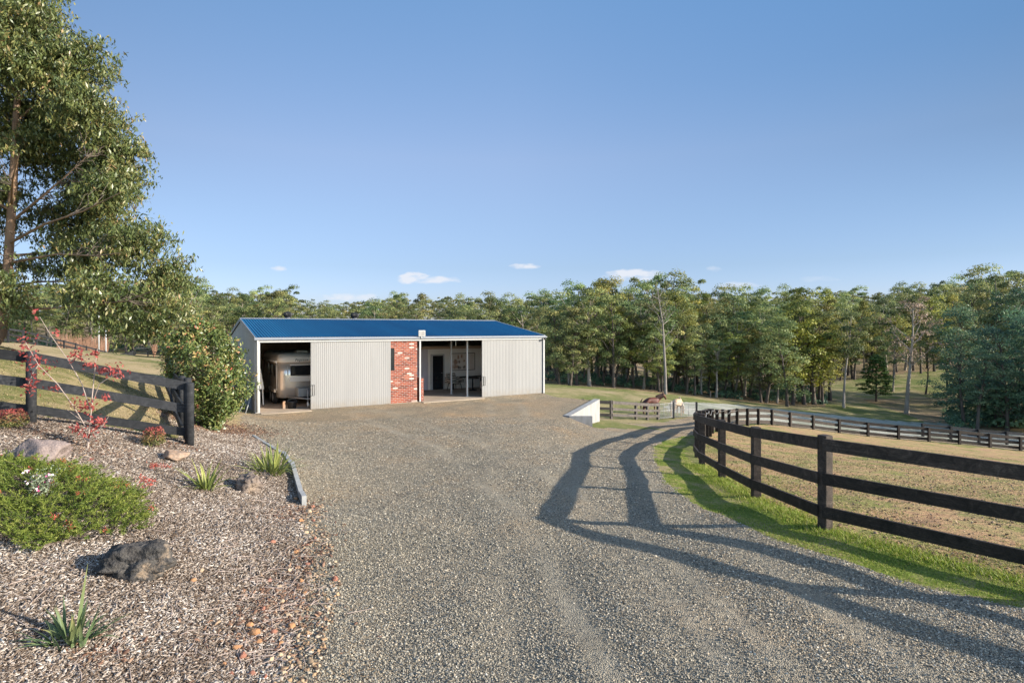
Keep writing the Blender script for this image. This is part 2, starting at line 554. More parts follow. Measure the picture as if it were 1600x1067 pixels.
M_cream = mat_cladding()
M_gable = simple('grey_corrugated_steel', (0.34, 0.34, 0.33), (0.29, 0.29, 0.285), 1.0, 0.5)
M_white = simple('white_paint', (0.42, 0.42, 0.42), (0.37, 0.37, 0.37), 2, 0.5)
M_gutter = simple('slate_gutter', (0.22, 0.24, 0.28), (0.19, 0.21, 0.25), 2, 0.4)
M_brick = mat_brick()
M_dark = simple('black_plastic', (0.015, 0.015, 0.017), (0.022, 0.022, 0.024), 8, 0.5)
M_glass = simple('dark_glass', (0.012, 0.016, 0.02), (0.016, 0.02, 0.024), 2, 0.08, spec=0.8)
M_slab = simple('concrete_slab', (0.38, 0.31, 0.24), (0.30, 0.24, 0.18), 1.4, 0.85, bump_s=0.2)
M_inner = simple('plasterboard', (0.78, 0.75, 0.71), (0.72, 0.69, 0.65), 1.5, 0.8)
M_lilac = simple('lilac_grey_panel', (0.48, 0.46, 0.52), (0.43, 0.41, 0.47), 2, 0.6)
M_ply = simple('brown_ply_lining', (0.46, 0.34, 0.25), (0.36, 0.26, 0.19), 2, 0.8)
M_galv = simple('galvanised_steel', (0.38, 0.39, 0.40), (0.30, 0.31, 0.32), 9, 0.45, 0.5)
M_alu = simple('polished_aluminium', (0.74, 0.69, 0.62), (0.68, 0.62, 0.55), 2, 0.25, 0.55, spec=0.5)
M_gel = simple('white_fibreglass', (0.84, 0.81, 0.75), (0.78, 0.75, 0.69), 1.5, 0.3)
M_rubber = simple('black_rubber', (0.02, 0.02, 0.02), (0.03, 0.03, 0.03), 8, 0.8)
M_conc = simple('pale_concrete', (0.34, 0.335, 0.33), (0.22, 0.21, 0.20), 2.6, 0.85, bump_s=0.25, stretch=(2, 2, 0.5), detail=8)
M_sleeper = simple('grey_concrete_sleeper', (0.36, 0.36, 0.35), (0.28, 0.28, 0.275), 5, 0.85, bump_s=0.2)
def rockmat(name, c1, c2, c3):
    m, nt, out = new_mat(name)
    v = coord(nt)
    col = ramp(nt, [(0.38, c1), (0.58, c2)], tnoise(nt, v, 11, 10, 0.75))
    lich = tnoise(nt, v, 3.2, 8, 0.7)
    col = mixrgb(nt, ramp(nt, [(0.56, (0, 0, 0)), (0.64, (0.7, 0.7, 0.7))], lich), col, c3)
    vo = nt.nodes.new('ShaderNodeTexVoronoi'); vo.inputs['Scale'].default_value = 38
    nt.links.new(v, vo.inputs['Vector'])
    h = nt.nodes.new('ShaderNodeMath'); h.operation = 'MULTIPLY_ADD'; h.inputs[1].default_value = 0.35
    nt.links.new(vo.outputs['Distance'], h.inputs[0]); nt.links.new(tnoise(nt, v, 12, 8, 0.7), h.inputs[2])
    bsdf(nt, out, col, 0.95, 0, bump(nt, h.outputs[0], 0.7, 0.035), 0.15)
    return m


def timber(name, c1, c2, c3, var=0.35):
    m, nt, out = new_mat(name)
    v = coord(nt)
    g_ = tnoise(nt, v, 5, 9, 0.75, 1.5)
    col = ramp(nt, [(0.36, c1), (0.56, c2), (0.74, c3)], g_)
    sp = nt.nodes.new('ShaderNodeSeparateXYZ'); nt.links.new(v, sp.inputs[0])
    cb = nt.nodes.new('ShaderNodeCombineXYZ')
    nt.links.new(sp.outputs[2], cb.inputs[2])
    mu = nt.nodes.new('ShaderNodeMath'); mu.operation = 'MULTIPLY'; mu.inputs[1].default_value = 0.02
    nt.links.new(sp.outputs[0], mu.inputs[0]); nt.links.new(mu.outputs[0], cb.inputs[0])
    gr_ = tnoise(nt, cb.outputs[0], 75, 4, 0.7)
    col = mixrgb(nt, 1.0, col, ramp(nt, [(0.3, (0.55,) * 3), (0.7, (1.5,) * 3)], gr_), 'MULTIPLY')
    oi = nt.nodes.new('ShaderNodeObjectInfo')
    mr = nt.nodes.new('ShaderNodeMapRange'); mr.inputs['To Min'].default_value = 1 - var; mr.inputs['To Max'].default_value = 1 + var * 1.6
    nt.links.new(oi.outputs['Random'], mr.inputs[0])
    h = nt.nodes.new('ShaderNodeHueSaturation'); nt.links.new(mr.outputs[0], h.inputs['Value']); nt.links.new(col, h.inputs['Color'])
    bsdf(nt, out, h.outputs[0], 0.75, 0, bump(nt, gr_, 0.5, 0.008), 0.25)
    return m


M_blackwood = timber('black_stained_timber', (0.010, 0.011, 0.013), (0.022, 0.023, 0.026), (0.05, 0.05, 0.052))
M_brownwood = timber('dark_oiled_timber', (0.014, 0.011, 0.009), (0.036, 0.027, 0.022), (0.085, 0.066, 0.054))
M_greywood = simple('weathered_grey_timber', (0.115, 0.10, 0.09), (0.065, 0.055, 0.05), 4, 0.85, bump_s=0.3)
M_bluebin = simple('blue_plastic', (0.02, 0.10, 0.24), (0.02, 0.12, 0.28), 3, 0.45)
M_bark = simple('grey_brown_bark', (0.12, 0.095, 0.075), (0.055, 0.045, 0.04), 2.5, 0.95, bump_s=0.5, bscale=8, stretch=(1, 1, 0.25))
M_palebark = simple('pale_smooth_bark', (0.36, 0.31, 0.26), (0.22, 0.18, 0.15), 1.8, 0.9, bump_s=0.3, bscale=6, stretch=(1, 1, 0.35))
M_deadwood = simple('bleached_dead_wood', (0.27, 0.235, 0.21), (0.15, 0.13, 0.12), 2, 0.9)
M_tanbark = simple('tan_gum_bark', (0.32, 0.20, 0.125), (0.13, 0.095, 0.075), 3.5, 0.9, bump_s=0.6, bscale=12, stretch=(1, 1, 0.25), detail=9)
M_twig = simple('grey_twig', (0.38, 0.30, 0.26), (0.26, 0.2, 0.17), 6, 0.9)
M_basalt = rockmat('dark_basalt', (0.022, 0.021, 0.022), (0.085, 0.078, 0.072), (0.32, 0.24, 0.17))
M_brownrock = rockmat('brown_basalt', (0.075, 0.058, 0.05), (0.22, 0.175, 0.145), (0.34, 0.26, 0.19))
M_pinkrock = rockmat('pink_stone', (0.16, 0.125, 0.115), (0.24, 0.19, 0.175), (0.29, 0.235, 0.22))
M_buffrock = simple('buff_stone', (0.36, 0.22, 0.13), (0.27, 0.21, 0.17), 5, 0.9, bump_s=0.6, bscale=20)


# ------------------------------------------------------------------ terrain
def vnoise(x, y, seed=0.0):
    xi, yi = np.floor(x), np.floor(y)
    xf, yf = x - xi, y - yi
    u, v = xf * xf * (3 - 2 * xf), yf * yf * (3 - 2 * yf)

    def h(a, b):
        s = np.sin(a * 127.1 + b * 311.7 + seed * 74.7) * 43758.5453
        return s - np.floor(s)
    return (h(xi, yi) * (1 - u) + h(xi + 1, yi) * u) * (1 - v) + (h(xi, yi + 1) * (1 - u) + h(xi + 1, yi + 1) * u) * v - 0.5


COMMON = [(0, -30, 1.2), (-25, -20, 3.0), (25, -20, 1.6), (0, -5, 0.9), (0, 3, 0.76), (-2, 4.8, 0.68), (-2.4, 6.84, 0.64), (2, 5, 0.72), (2, 8, 0.65), (0, 10, 0.55),
          (-3.8, 10.3, 0.5), (2.5, 12, 0.42), (0.5, 14, 0.38), (-4, 15, 0.28), (4.65, 8.46, 0.7), (4.69, 10.95, 0.45), (4.9, 13.3, 0.2),
          (6.85, 5.85, 0.74), (8.77, 3.3, 0.82), (10.7, 0.7, 0.9), (5.3, 6.1, 0.75), (3.4, 10.5, 0.5), (3.3, 16, 0.05), (0.5, 19, 0.12), (2.0, 21.5, -0.08), (3.2, 18.5, -0.2), (4.5, 21, -0.45), (5.3, 23.5, -0.70), (3.6, 22, -0.38), (2.7, 20.3, -0.2),
          # far
          (-140, 150, 0), (-60, 150, -2.6), (0, 150, -5), (60, 160, -10.5), (130, 150, -9), (-150, 300, 6), (0, 300, -1), (110, 300, 2.5),
          (-300, 600, 14), (0, 600, 9), (300, 600, 20), (250, 300, 8), (-300, 200, 6), (260, 80, -6), (0, 1200, 20), (-800, 900, 26), (800, 900, 30),
          (400, -100, 4), (-400, -100, 10), (0, -400, 6)]
PADP = [(-11.07, 24.6, -0.03), (-8, 26.5, -0.03), (-5, 28.3, -0.03), (-1.5, 30.5, -0.03), (1.75, 32.4, -0.03), (-4, 42, -0.05), (-14, 29.4, 0.0), (-4, 20, 0.08), (2.2, 28, -0.06), (1.6, 25, -0.12),
        (-9, 21.5, 0.08), (4.5, 30, -0.08), (2.4, 25, -0.18), (-0.5, 36, -0.05),
        (-6.9, 12.1, 1.22), (-9.2, 10.9, 1.87), (-8.0, 17.5, 0.35), (-9, 17.3, 0.5), (-11, 17, 1.45), (-3.85, 5, 0.98), (-3.95, 6.1, 1.0), (-5.8, 7.4, 1.3),
        (-7.2, 8.7, 1.55), (-7.5, 10, 1.52), (-7, 4, 1.5), (-12, 6, 2.3), (-3, 8.5, 0.74), (-5, 11.5, 0.8), (-6.5, 14.5, 0.62),
        (-13, 15, 2.65), (-17.4, 19, 3.05), (-14.5, 24, 1.05), (-25, 30, 2.3), (-46, 52, 2.4), (-48.4, 58, 1.8), (-56, 80, -1.1), (-60, 100, -2.5),
        (-20, 100, -3.6), (-80, 60, 3.2), (-80, 110, 0), (-28, 45, 0.3), (-18, 33, 0.5), (-30, 15, 4.2), (-10, 60, -1.5)]
LOWP = [(5.17, 15.5, -0.05), (5.85, 17.8, -0.3), (7.3, 21.7, -0.8), (8.6, 25.2, -1.22), (10, 28.8, -1.7), (12.6, 35, -2.65), (15.4, 40.4, -3.5), (18.9, 45.7, -4.2), (23.2, 50.8, -5.05),
        (29, 54.8, -6.1), (35, 56, -6.9), (50, 56, -8.3), (62, 56, -9.0), (44, 61, -7.8), (70, 61, -9.4), (20, 20, -1.6), (30, 30, -3.6), (12, 12, 0.05), (40, 40, -5.8),
        (3.4, 24.9, -0.64), (4.5, 26.5, -0.9), (5.2, 30, -1.2), (4.7, 22.5, -0.57), (5.2, 20, -0.43), (6.97, 40, -2.6), (11.4, 44.5, -3.4), (15.5, 48, -3.85), (2, 41, -2.3), (3, 60, -3.4), (10, 60, -4.5),
        (18, 80, -5.9), (45, 80, -8.7), (70, 80, -10.2), (8, 100, -6.1), (20, 100, -6.9), (45, 100, -9.4), (69, 100, -11), (100, 90, -11), (-10, 62, -2.0), (-20, 100, -3.6)]


def rbf_fit(pts):
    P = np.array(pts, dtype=float)
    d = np.sqrt(((P[:, None, :2] - P[None, :, :2]) ** 2).sum(-1) + 1.2 ** 2)
    n = len(P)
    A = np.zeros((n + 3, n + 3))
    A[:n, :n] = -d
    A[:n, n] = 1; A[:n, n + 1:] = P[:, :2]
    A[n, :n] = 1; A[n + 1:, :n] = P[:, :2].T
    w = np.linalg.solve(A, np.concatenate([P[:, 2], np.zeros(3)]))
    return P, w


def rbf_eval(m, x, y):
    P, w = m
    n = len(P)
    z = w[n] + w[n + 1] * x + w[n + 2] * y
    for i in range(n):
        z = z - w[i] * np.sqrt((x - P[i, 0]) ** 2 + (y - P[i, 1]) ** 2 + 1.44)
    return z


RB_P = rbf_fit(COMMON + PADP)
RB_N = rbf_fit(COMMON + LOWP)
EDGE = [(-40, 70), (-4.2, 42.6), (1.95, 32.45), (4.55, 30.0), (2.5, 25.0), (3.4, 21.5), (3.9, 15), (4.4, 9), (5, 4), (7, -30)]


def side_dist(x, y, line):
    """signed distance to a polyline, positive on the right of its direction"""
    best = np.full(x.shape, 1e9)
    sgn = np.ones(x.shape)
    for (x0, y0), (x1, y1) in zip(line[:-1], line[1:]):
        dx, dy = x1 - x0, y1 - y0
        t = np.clip(((x - x0) * dx + (y - y0) * dy) / (dx * dx + dy * dy), 0, 1)
        px, py = x - (x0 + t * dx), y - (y0 + t * dy)
        d = np.hypot(px, py)
        c = dx * py - dy * px
        upd = d < best - 1e-9
        sgn = np.where(upd, np.where(c < 0, -1.0, 1.0), sgn)
        best = np.where(upd, d, best)
    return best * sgn


def terrain(x, y):
    x = np.atleast_1d(np.asarray(x, dtype=float)); y = np.atleast_1d(np.asarray(y, dtype=float))
    d = side_dist(x, y, EDGE)          # positive on the low (east) side: EDGE runs towards the camera, so flip
    wdt = np.clip(np.where(y < 25, 0.25 + (25 - y) * 1.1, 0.25), 0.25, 5.5)
    s = np.clip(np.where(y < 25, d, (d + 0.24) * 1.2) / wdt, 0, 1)
    s = s * s * (3 - 2 * s)
    z = rbf_eval(RB_P, x, y) * (1 - s) + rbf_eval(RB_N, x, y) * s
    # keep ground under the shed flat and below the slab
    lx = (x + 11.07) * 0.8538 + (y - 24.6) * 0.5206
    ly = -(x + 11.07) * 0.5206 + (y - 24.6) * 0.8538
    dd = np.maximum(np.maximum(-0.0 - lx, lx - 15.05), np.maximum(-0.1 - ly, ly - 11.4))
    k = np.clip(dd / 1.5, 0, 1)
    z = np.where(d < 0, -0.015 * (1 - k) + z * k, z)
    q = np.clip(np.hypot(x, y) / 60, 0, 1)
    amp = np.clip(dd / 1.0, 0, 1)
    z = z + amp * (0.035 * vnoise(x * 1.7, y * 1.7, 1) + 0.07 * vnoise(x * 0.45, y * 0.45, 2) + q * 0.9 * vnoise(x * 0.05, y * 0.05, 3))
    return z


# EDGE direction runs from the far end towards the camera, east is on its left: cross product sign is positive there
def tz(x, y):
    return float(terrain(x, y)[0])


_RY = np.exp(np.linspace(math.log(1.5), math.log(500), 1400))


def gp(px, py):
    """ground point seen at a pixel of the photograph"""
    X = (px - 800) / F * _RY
    zr = HC - (py - HY) / F * _RY
    g = terrain(X, _RY)
    k = np.where(zr <= g)[0]
    if len(k) == 0: return Vector((X[-1], _RY[-1], g[-1]))
    i = max(int(k[0]), 1)
    a, b = zr[i - 1] - g[i - 1], zr[i] - g[i]
    t = a / (a - b) if a != b else 0
    Y = _RY[i - 1] + t * (_RY[i] - _RY[i - 1])
    x = (px - 800) / F * Y
    return Vector((x, Y, tz(x, Y)))


def inpoly(x, y, poly):
    r_ = np.zeros(x.shape, dtype=bool)
    n = len(poly)
    for i in range(n):
        x0, y0 = poly[i]; x1, y1 = poly[(i + 1) % n]
        c = ((y0 > y) != (y1 > y))
        with np.errstate(divide='ignore', invalid='ignore'):
            xx = (x1 - x0) * (y - y0) / (y1 - y0 + 1e-12) + x0
        r_ ^= c & (x < xx)
    return r_


FENCE_R = [(12.6, -1.9), (10.7, 0.7), (8.77, 3.29), (6.85, 5.85), (4.65, 8.46), (4.69, 10.95), (4.9, 13.3), (5.17, 15.5), (5.75, 17.7), (6.5, 19.75), (7.3, 21.7)]
FENCE_F = [(5.85, 17.8), (7.3, 21.7), (8.6, 25.2), (10, 28.8), (11.2, 31.9), (12.6, 35), (14, 37.8), (15.4, 40.4), (17, 43), (18.9, 45.7), (20.9, 48.3), (23.2, 50.8), (25.9, 53), (29, 54.8), (32, 55.7)]
FENCE_F += [(35 + 3 * i, 56) for i in range(11)]


def offset(line, d):
    out_ = []
    for i, p in enumerate(line):
        a = Vector(line[max(i - 1, 0)]); b = Vector(line[min(i + 1, len(line) - 1)])
        t = (b - a).normalized()
        nrm = Vector((-t.y, t.x))
        out_.append((p[0] + nrm.x * d, p[1] + nrm.y * d))
    return out_


VERGE_EDGE = [(11.6, -3), (8.8, 1.0), (6.9, 3.9), (5.44, 6.0), (4.76, 6.52), (4.14, 7.37), (3.65, 8.13), (3.3, 10.2), (3.34, 12.4), (3.97, 16), (5.0, 20), (6.3, 23.2), (7.4, 25.3)]
BED_EDGE = [(-0.8, -6), (-1.4, 2), (-2.0, 4.8), (-2.4, 6.84), (-3.15, 8.6), (-3.75, 10.3), (-5.7, 14.2), (-7.95, 17.5)]
far_in = offset(FENCE_F[3:], 0.7)
far_out = offset(FENCE_F[3:], 4.6)
def offset_var(line, d0, d1, n):
    a, b = offset(line, d0), offset(line, d1)
    return [(p[0] + (q[0] - p[0]) * min(1, i / n), p[1] + (q[1] - p[1]) * min(1, i / n)) for i, (p, q) in enumerate(zip(a, b))]


far_wide = offset_var(FENCE_F[10:], 5.5, 29.0, 5)
GRAVEL = BED_EDGE + [(-9.3, 19.6), (-11.4, 24.0), (-11.1, 24.7), (1.75, 32.5), (1.95, 32.45), (4.55, 30.0), (2.5, 25.0), (3.4, 24.9), (4.6, 26.6), (5.9, 27.3), (8.45, 29.6)] + far_out + far_in[::-1] + [(8.3, 26.9)] + VERGE_EDGE[::-1]
MULCH = BED_EDGE + [(-8.9, 18.9), (-10.2, 18.6), (-10.3, 16.5), (-8.6, 14.6), (-7.3, 12.5), (-9.5, 11.5), (-14, 9.3), (-24, 4), (-24, -6)]
VERGE = VERGE_EDGE + [(8.3, 26.9), (9.3, 28.2), (7.9, 25.2), (6.6, 21.7), (5.4, 17.9), (4.95, 15.5), (4.7, 13.3), (4.6, 10.95), (4.75, 8.5), (7.0, 5.9), (8.95, 3.3), (13.2, -2.2)]
TRACK = far_out[7:] + far_wide[::-1]
FLOOR = [(-200, 118), (-60, 122), (-30, 112), (0, 98), (14, 92), (30, 91), (52, 96), (64, 112), (78, 150), (140, 170), (400, 250), (400, 420), (-400, 420)]
FLOOR2 = [(56, 73), (62, 86), (74, 120), (130, 130), (160, 60), (90, 66)]
PADDOCK = FENCE_R + FENCE_F[2:] + [(65, 20), (20, -6)]


TRK = [[(2.6, -3), (1.7, 4), (0.7, 10), (-1.6, 17), (-4.6, 22.5), (-6.2, 25)], [(3.2, -3), (2.6, 5), (2.0, 11), (2.6, 17), (4.9, 22.5), (7.6, 27), (9.5, 30.5)], [(1.8, -2), (0.6, 6), (0.2, 13), (0.4, 20), (-0.4, 28)]]


def wheel_wear(x, y):
    x = np.asarray(x, dtype=float); y = np.asarray(y, dtype=float)
    w = np.zeros(x.shape)
    xx = x + 0.3 * vnoise(x * 0.5, y * 0.5, 31)
    for i, t_ in enumerate(TRK):
        d = side_dist(xx, y, t_)
        for o_ in (-0.78, 0.78):
            w = np.maximum(w, np.exp(-((d - o_) / 0.24) ** 2) * (0.95, 0.9, 0.55)[i])
    return np.clip(w * (0.75 + 0.9 * vnoise(x * 0.35, y * 0.35, 33)), 0, 1)


def build_ground():
    th = np.concatenate([np.arange(-180, -66, 3.0), np.arange(-66, 66.01, 0.22), np.arange(69, 181, 3.0)])
    th = np.unique(np.clip(th, -180, 180))
    rr = np.concatenate([[0.0], np.exp(np.arange(math.log(0.8), math.log(23), 0.0105)), np.arange(23, 35, 0.085), np.exp(np.arange(math.log(35), math.log(1500), 0.0105))])
    T, RR = np.meshgrid(np.radians(th), rr)
    X, Y = RR * np.sin(T), RR * np.cos(T)
    Z = terrain(X.ravel(), Y.ravel()).reshape(X.shape)
    nr, nt_ = X.shape
    idx = np.arange(nr * nt_).reshape(nr, nt_)
    q = np.stack([idx[:-1, :-1], idx[:-1, 1:], idx[1:, 1:], idx[1:, :-1]], -1).reshape(-1, 4)
    q = q[:, ::-1]
    V = np.stack([X.ravel(), Y.ravel(), Z.ravel()], -1)
    c = V[q].mean(1)
    jx = c[:, 0] + 0.25 * vnoise(c[:, 0] * 2.2, c[:, 1] * 2.2, 5) + 0.12 * vnoise(c[:, 0] * 9, c[:, 1] * 9, 6)
    jy = c[:, 1] + 0.25 * vnoise(c[:, 0] * 2.2, c[:, 1] * 2.2, 8) + 0.12 * vnoise(c[:, 0] * 9, c[:, 1] * 9, 9)
    g = inpoly(jx, jy, GRAVEL)
    mu = inpoly(jx, jy, MULCH) & ~g
    ve = inpoly(jx, jy, VERGE) & ~g & ~mu
    pa = inpoly(c[:, 0], c[:, 1], PADDOCK) & ~g & ~mu & ~ve
    tr = inpoly(jx, jy, TRACK) & ~(g | mu | ve | pa)
    fl = (inpoly(jx * 1.0 + 3 * vnoise(c[:, 0] * .15, c[:, 1] * .15, 3), jy, FLOOR) | inpoly(jx, jy, FLOOR2)) & ~(g | mu | ve | pa | tr)
    rest = ~(g | mu | ve | pa | tr | fl)
    hl = rest & (c[:, 0] < -3.5) & (c[:, 1] < 115)
    rest = rest & ~hl
    for name, mk, mat in (('hill_ground', hl, M_hill), ('gravel_driveway', g, M_gravel), ('mulch_bed_ground', mu, M_mulch), ('grass_verge', ve, M_verge),
                          ('paddock_ground', pa, M_paddock), ('frosted_bank', tr, M_track), ('forest_floor', fl, M_floor), ('pasture_ground', rest, M_lawn)):
        f = q[mk]
        u, inv = np.unique(f, return_inverse=True)
        o = np_mesh(name, V[u], inv.reshape(-1, 4), mat, wheel_wear(V[u][:, 0], V[u][:, 1]) if mk is g else None, smooth=True)
        tag(o, kind='structure')


build_ground()


# ------------------------------------------------------------------ shed
SHED_O = Vector((-11.07, 24.6, 0.0))
SHED_RZ = math.atan2(0.5206, 0.8538)
SL, SW, EAVE, APEX = 15.02, 11.3, 3.25, 4.16


def corr(mb, x0, x1, pitch, amp, pf, sub=4):
    """corrugated sheet: pf(x, h) -> (bottom point, top point) with h the ridge height at x"""
    n = max(2, int(round((x1 - x0) / pitch * sub)))
    vv, ff = [], []
    for i in range(n + 1):
        x = x0 + (x1 - x0) * i / n
        h = amp * math.sin(2 * math.pi * (x - x0) / pitch)
        a, b = pf(x, h)
        vv += [a, b]
    for i in range(n):
        ff.append((2 * i, 2 * i + 2, 2 * i + 3, 2 * i + 1))
    mb.add(vv, ff, True)


shed = empty('machinery_shed', SHED_O, SHED_RZ, 'long cream corrugated steel shed with a blue gable roof beside the gravel yard', 'shed')
roof_mb = MB()
hw = SW / 2
for s in (0, 1):
    def pf(x, h, s=s):
        nz, ny = 0.987, -0.16 if s == 0 else 0.16
        y0 = -0.10 if s == 0 else SW + 0.10
        return ((x, y0 + ny * h, EAVE + 0.015 + nz * h), (x, hw + ny * h, APEX + nz * h))
    corr(roof_mb, -0.02, SL + 0.04, 0.125, 0.016, pf, 6)
roof = roof_mb.build('roof', M_roof, shed)
m = MB()
m.hexa([(-0.03, hw - 0.16, APEX - 0.005), (SL + 0.05, hw - 0.16, APEX - 0.005), (SL + 0.05, hw, APEX + 0.02), (-0.03, hw, APEX + 0.02),
        (-0.03, hw - 0.16, APEX + 0.012), (SL + 0.05, hw - 0.16, APEX + 0.012), (SL + 0.05, hw, APEX + 0.045), (-0.03, hw, APEX + 0.045)])
m.hexa([(-0.03, hw, APEX + 0.02), (SL + 0.05, hw, APEX + 0.02), (SL + 0.05, hw + 0.16, APEX - 0.005), (-0.03, hw + 0.16, APEX - 0.005),
        (-0.03, hw, APEX + 0.045), (SL + 0.05, hw, APEX + 0.045), (SL + 0.05, hw + 0.16, APEX + 0.012), (-0.03, hw + 0.16, APEX + 0.012)])
m.build('ridge_cap', M_gutter, roof)
for xs_, mt in ((-0.06, M_gutter), (SL + 0.04, M_white)):
    m = MB()
    for a, b in ((-0.1, hw), (SW + 0.1, hw)):
        za = EAVE + 0.035
        zb = APEX + 0.03
        q = [(xs_, a, za - 0.16), (xs_ + 0.035, a, za - 0.16), (xs_ + 0.035, b, zb - 0.16), (xs_, b, zb - 0.16),
             (xs_, a, za), (xs_ + 0.035, a, za), (xs_ + 0.035, b, zb), (xs_, b, zb)]
        m.hexa(q)
    m.build('barge_board', mt, shed)
for gx in (2.35, 6.0):
    # whirlybird ventilators stand on the back slope just past the ridge
    v_ = MB()
    v_.lathe((gx, hw + 0.35, APEX - 0.08), [(0.13, 0), (0.13, 0.16), (0.15, 0.17)], 12)
    vt = v_.build('roof_vent', M_gutter, roof)
    g_ = MB()
    prof = [(0.15, 0.17), (0.21, 0.24), (0.235, 0.32), (0.21, 0.41), (0.13, 0.47), (0.03, 0.49)]
    nb = 20
    vv, ff = [], []
    for r_, h in prof:
        for k in range(nb * 2):
            an = 2 * math.pi * k / (nb * 2) + h * 1.2
            rr_ = r_ * (1.0 if k % 2 == 0 else 0.88)
            vv.append((gx + rr_ * math.cos(an), hw + 0.35 + rr_ * math.sin(an), APEX - 0.08 + h))
    for i in range(len(prof) - 1):
        for k in range(nb * 2):
            k2 = (k + 1) % (nb * 2)
            ff.append((i * nb * 2 + k, i * nb * 2 + k2, (i + 1) * nb * 2 + k2, (i + 1) * nb * 2 + k))
    g_.add(vv, ff)
    g_.build('turbine', M_dark, vt)
# gutter and the white door-track beam under it
m = MB()
m.box(-0.06, SL + 0.06, -0.21, -0.09, EAVE - 0.10, EAVE - 0.085)
m.box(-0.06, SL + 0.06, -0.225, -0.21, EAVE - 0.10, EAVE + 0.0)
m.box(-0.06, SL + 0.06, -0.09, -0.075, EAVE - 0.10, EAVE + 0.005)
m.box(-0.075, -0.06, -0.225, -0.075, EAVE - 0.10, EAVE + 0.0)
m.box(SL + 0.06, SL + 0.075, -0.225, -0.075, EAVE - 0.10, EAVE + 0.0)
m.build('gutter', M_gutter, shed)
m = MB()
m.box(0.0, SL, -0.13, -0.02, 3.04, EAVE - 0.103)
m.build('door_track_beam', M_white, shed)


def gable(x, out, name):
    g = MB()

    def pf(y, h):
        top = EAVE - 0.01 + (APEX - EAVE) * (1 - abs(y - hw) / hw) - 0.03
        return ((x + out * h, y, 0.0), (x + out * h, y, top))
    corr(g, 0.03, SW - 0.03, 0.0762, 0.008, pf)
    return g.build(name, M_gable if x < 1 else M_cream, shed)


gable(0.02, -1, 'gable_wall')
gable(SL - 0.02, 1, 'gable_wall')
g = MB()
corr(g, 0.03, SL - 0.03, 0.0762, 0.008, lambda x, h: ((x, SW - 0.02 + h, 0.0), (x, SW - 0.02 + h, EAVE)))
g.build('back_wall', M_gable, shed)
# slab
m = MB()
m.box(-0.02, SL + 0.02, -0.05, SW, -0.25, 0.0)
m.box(0.17, 2.27, -0.42, -0.051, -0.25, -0.004)
m.box(7.59, 11.05, -0.42, -0.051, -0.25, -0.004)
m.build('floor_slab', M_slab, shed)
# corner trims and downpipes
m = MB()
m.box(-0.03, 0.16, -0.10, -0.0, 0.0, 3.04)
m.box(-0.045, 0.0, -0.06, 0.12, 0.004, 3.1)
m.build('corner_post', M_white, shed)
m = MB()
m.box(SL - 0.06, SL + 0.035, -0.14, -0.02, 0.0, 3.04)
m.build('corner_post', M_white, shed)
m = MB()
m.tube([(0.05, -0.16, 3.15), (0.05, -0.15, 3.0), (0.05, -0.145, 0.05)], 0.04, 10)
m.build('downpipe', M_white, shed)


def sliding_door(x0, x1, y, handle_x):
    d = MB()
    corr(d, x0, x1, 0.0925, 0.0045, lambda x, h: ((x, y + h, 0.0), (x, y + h, 3.06)), 6)
    d.box(x0, x0 + 0.05, y + 0.015, y + 0.05, 0.03, 3.06)
    d.box(x1 - 0.05, x1, y + 0.015, y + 0.05, 0.03, 3.06)
    o = d.build('sliding_door', M_cream, shed)
    h_ = MB()
    h_.tube([(handle_x, y - 0.01, 0.62), (handle_x, y - 0.07, 0.64), (handle_x, y - 0.07, 1.08), (handle_x, y - 0.01, 1.10)], 0.014, 8)
    h_.tube([(handle_x + 0.09, y - 0.01, 0.62), (handle_x + 0.09, y - 0.07, 0.64), (handle_x + 0.09, y - 0.07, 1.08), (handle_x + 0.09, y - 0.01, 1.10)], 0.010, 8)
    h_.build('handle', M_dark, o)
    return o


sliding_door(2.28, 6.02, -0.075, 2.34)
sliding_door(11.06, 14.95, -0.075, 11.12)
# brick pier with the slot window
m = MB()
m.box(6.0, 7.40, -0.03, 0.20, 0.0, 3.04)
pier = m.build('brick_pier', M_brick, shed)
m = MB()
m.box(6.03, 6.21, -0.05, -0.028, 1.61, 2.70)
w_ = m.build('window', M_glass, pier)
m = MB()
m.box(6.03, 6.045, -0.062, -0.051, 1.61, 2.70); m.box(6.195, 6.21, -0.062, -0.051, 1.61, 2.70)
m.box(6.046, 6.194, -0.062, -0.051, 1.61, 1.63); m.box(6.046, 6.194, -0.062, -0.051, 2.68, 2.70)
m.build('frame', M_dark, w_)
m = MB()
m.box(7.62, 7.75, -0.02, 1.6, 0.0, 1.15)
m.build('brick_return', M_brick, shed)
m = MB()
m.box(7.50, 7.575, -0.10, -0.03, 0.0, 3.04)
m.build('post', M_white, shed)
# interior
m = MB()
m.box(5.95, 6.02, 0.25, 11.2, 0.002, 3.3)
m.build('partition_wall', M_ply, shed)
m = MB()
m.box(0.05, 5.9, 8.6, 8.68, 0.002, 3.5)
m.build('partition_wall', M_ply, shed)
m = MB()
m.box(0.06, 0.09, 0.1, 8.55, 0.002, 3.2)
m.build('lining_board', M_ply, shed)
m = MB()
m.box(10.0, 14.9, 4.7, 4.78, 0.002, 2.42)
m.build('inner_wall', M_inner, shed)
m = MB()
m.box(7.45, 9.98, 4.72, 4.80, 0.002, 2.42)
m.build('inner_wall', M_lilac, shed)
m = MB()
m.box(13.62, 13.7, 0.1, 4.69, 0.002, 2.42)
m.build('inner_wall', M_inner, shed)
m = MB()
m.box(7.45, 14.9, 4.70, 4.82, 2.423, 2.58)
m.build('wall_plate', M_ply, shed)
m = MB()
m.box(10.27, 10.95, 4.66, 4.697, 0.01, 2.03)
d_ = m.build('inner_door', M_glass, shed)
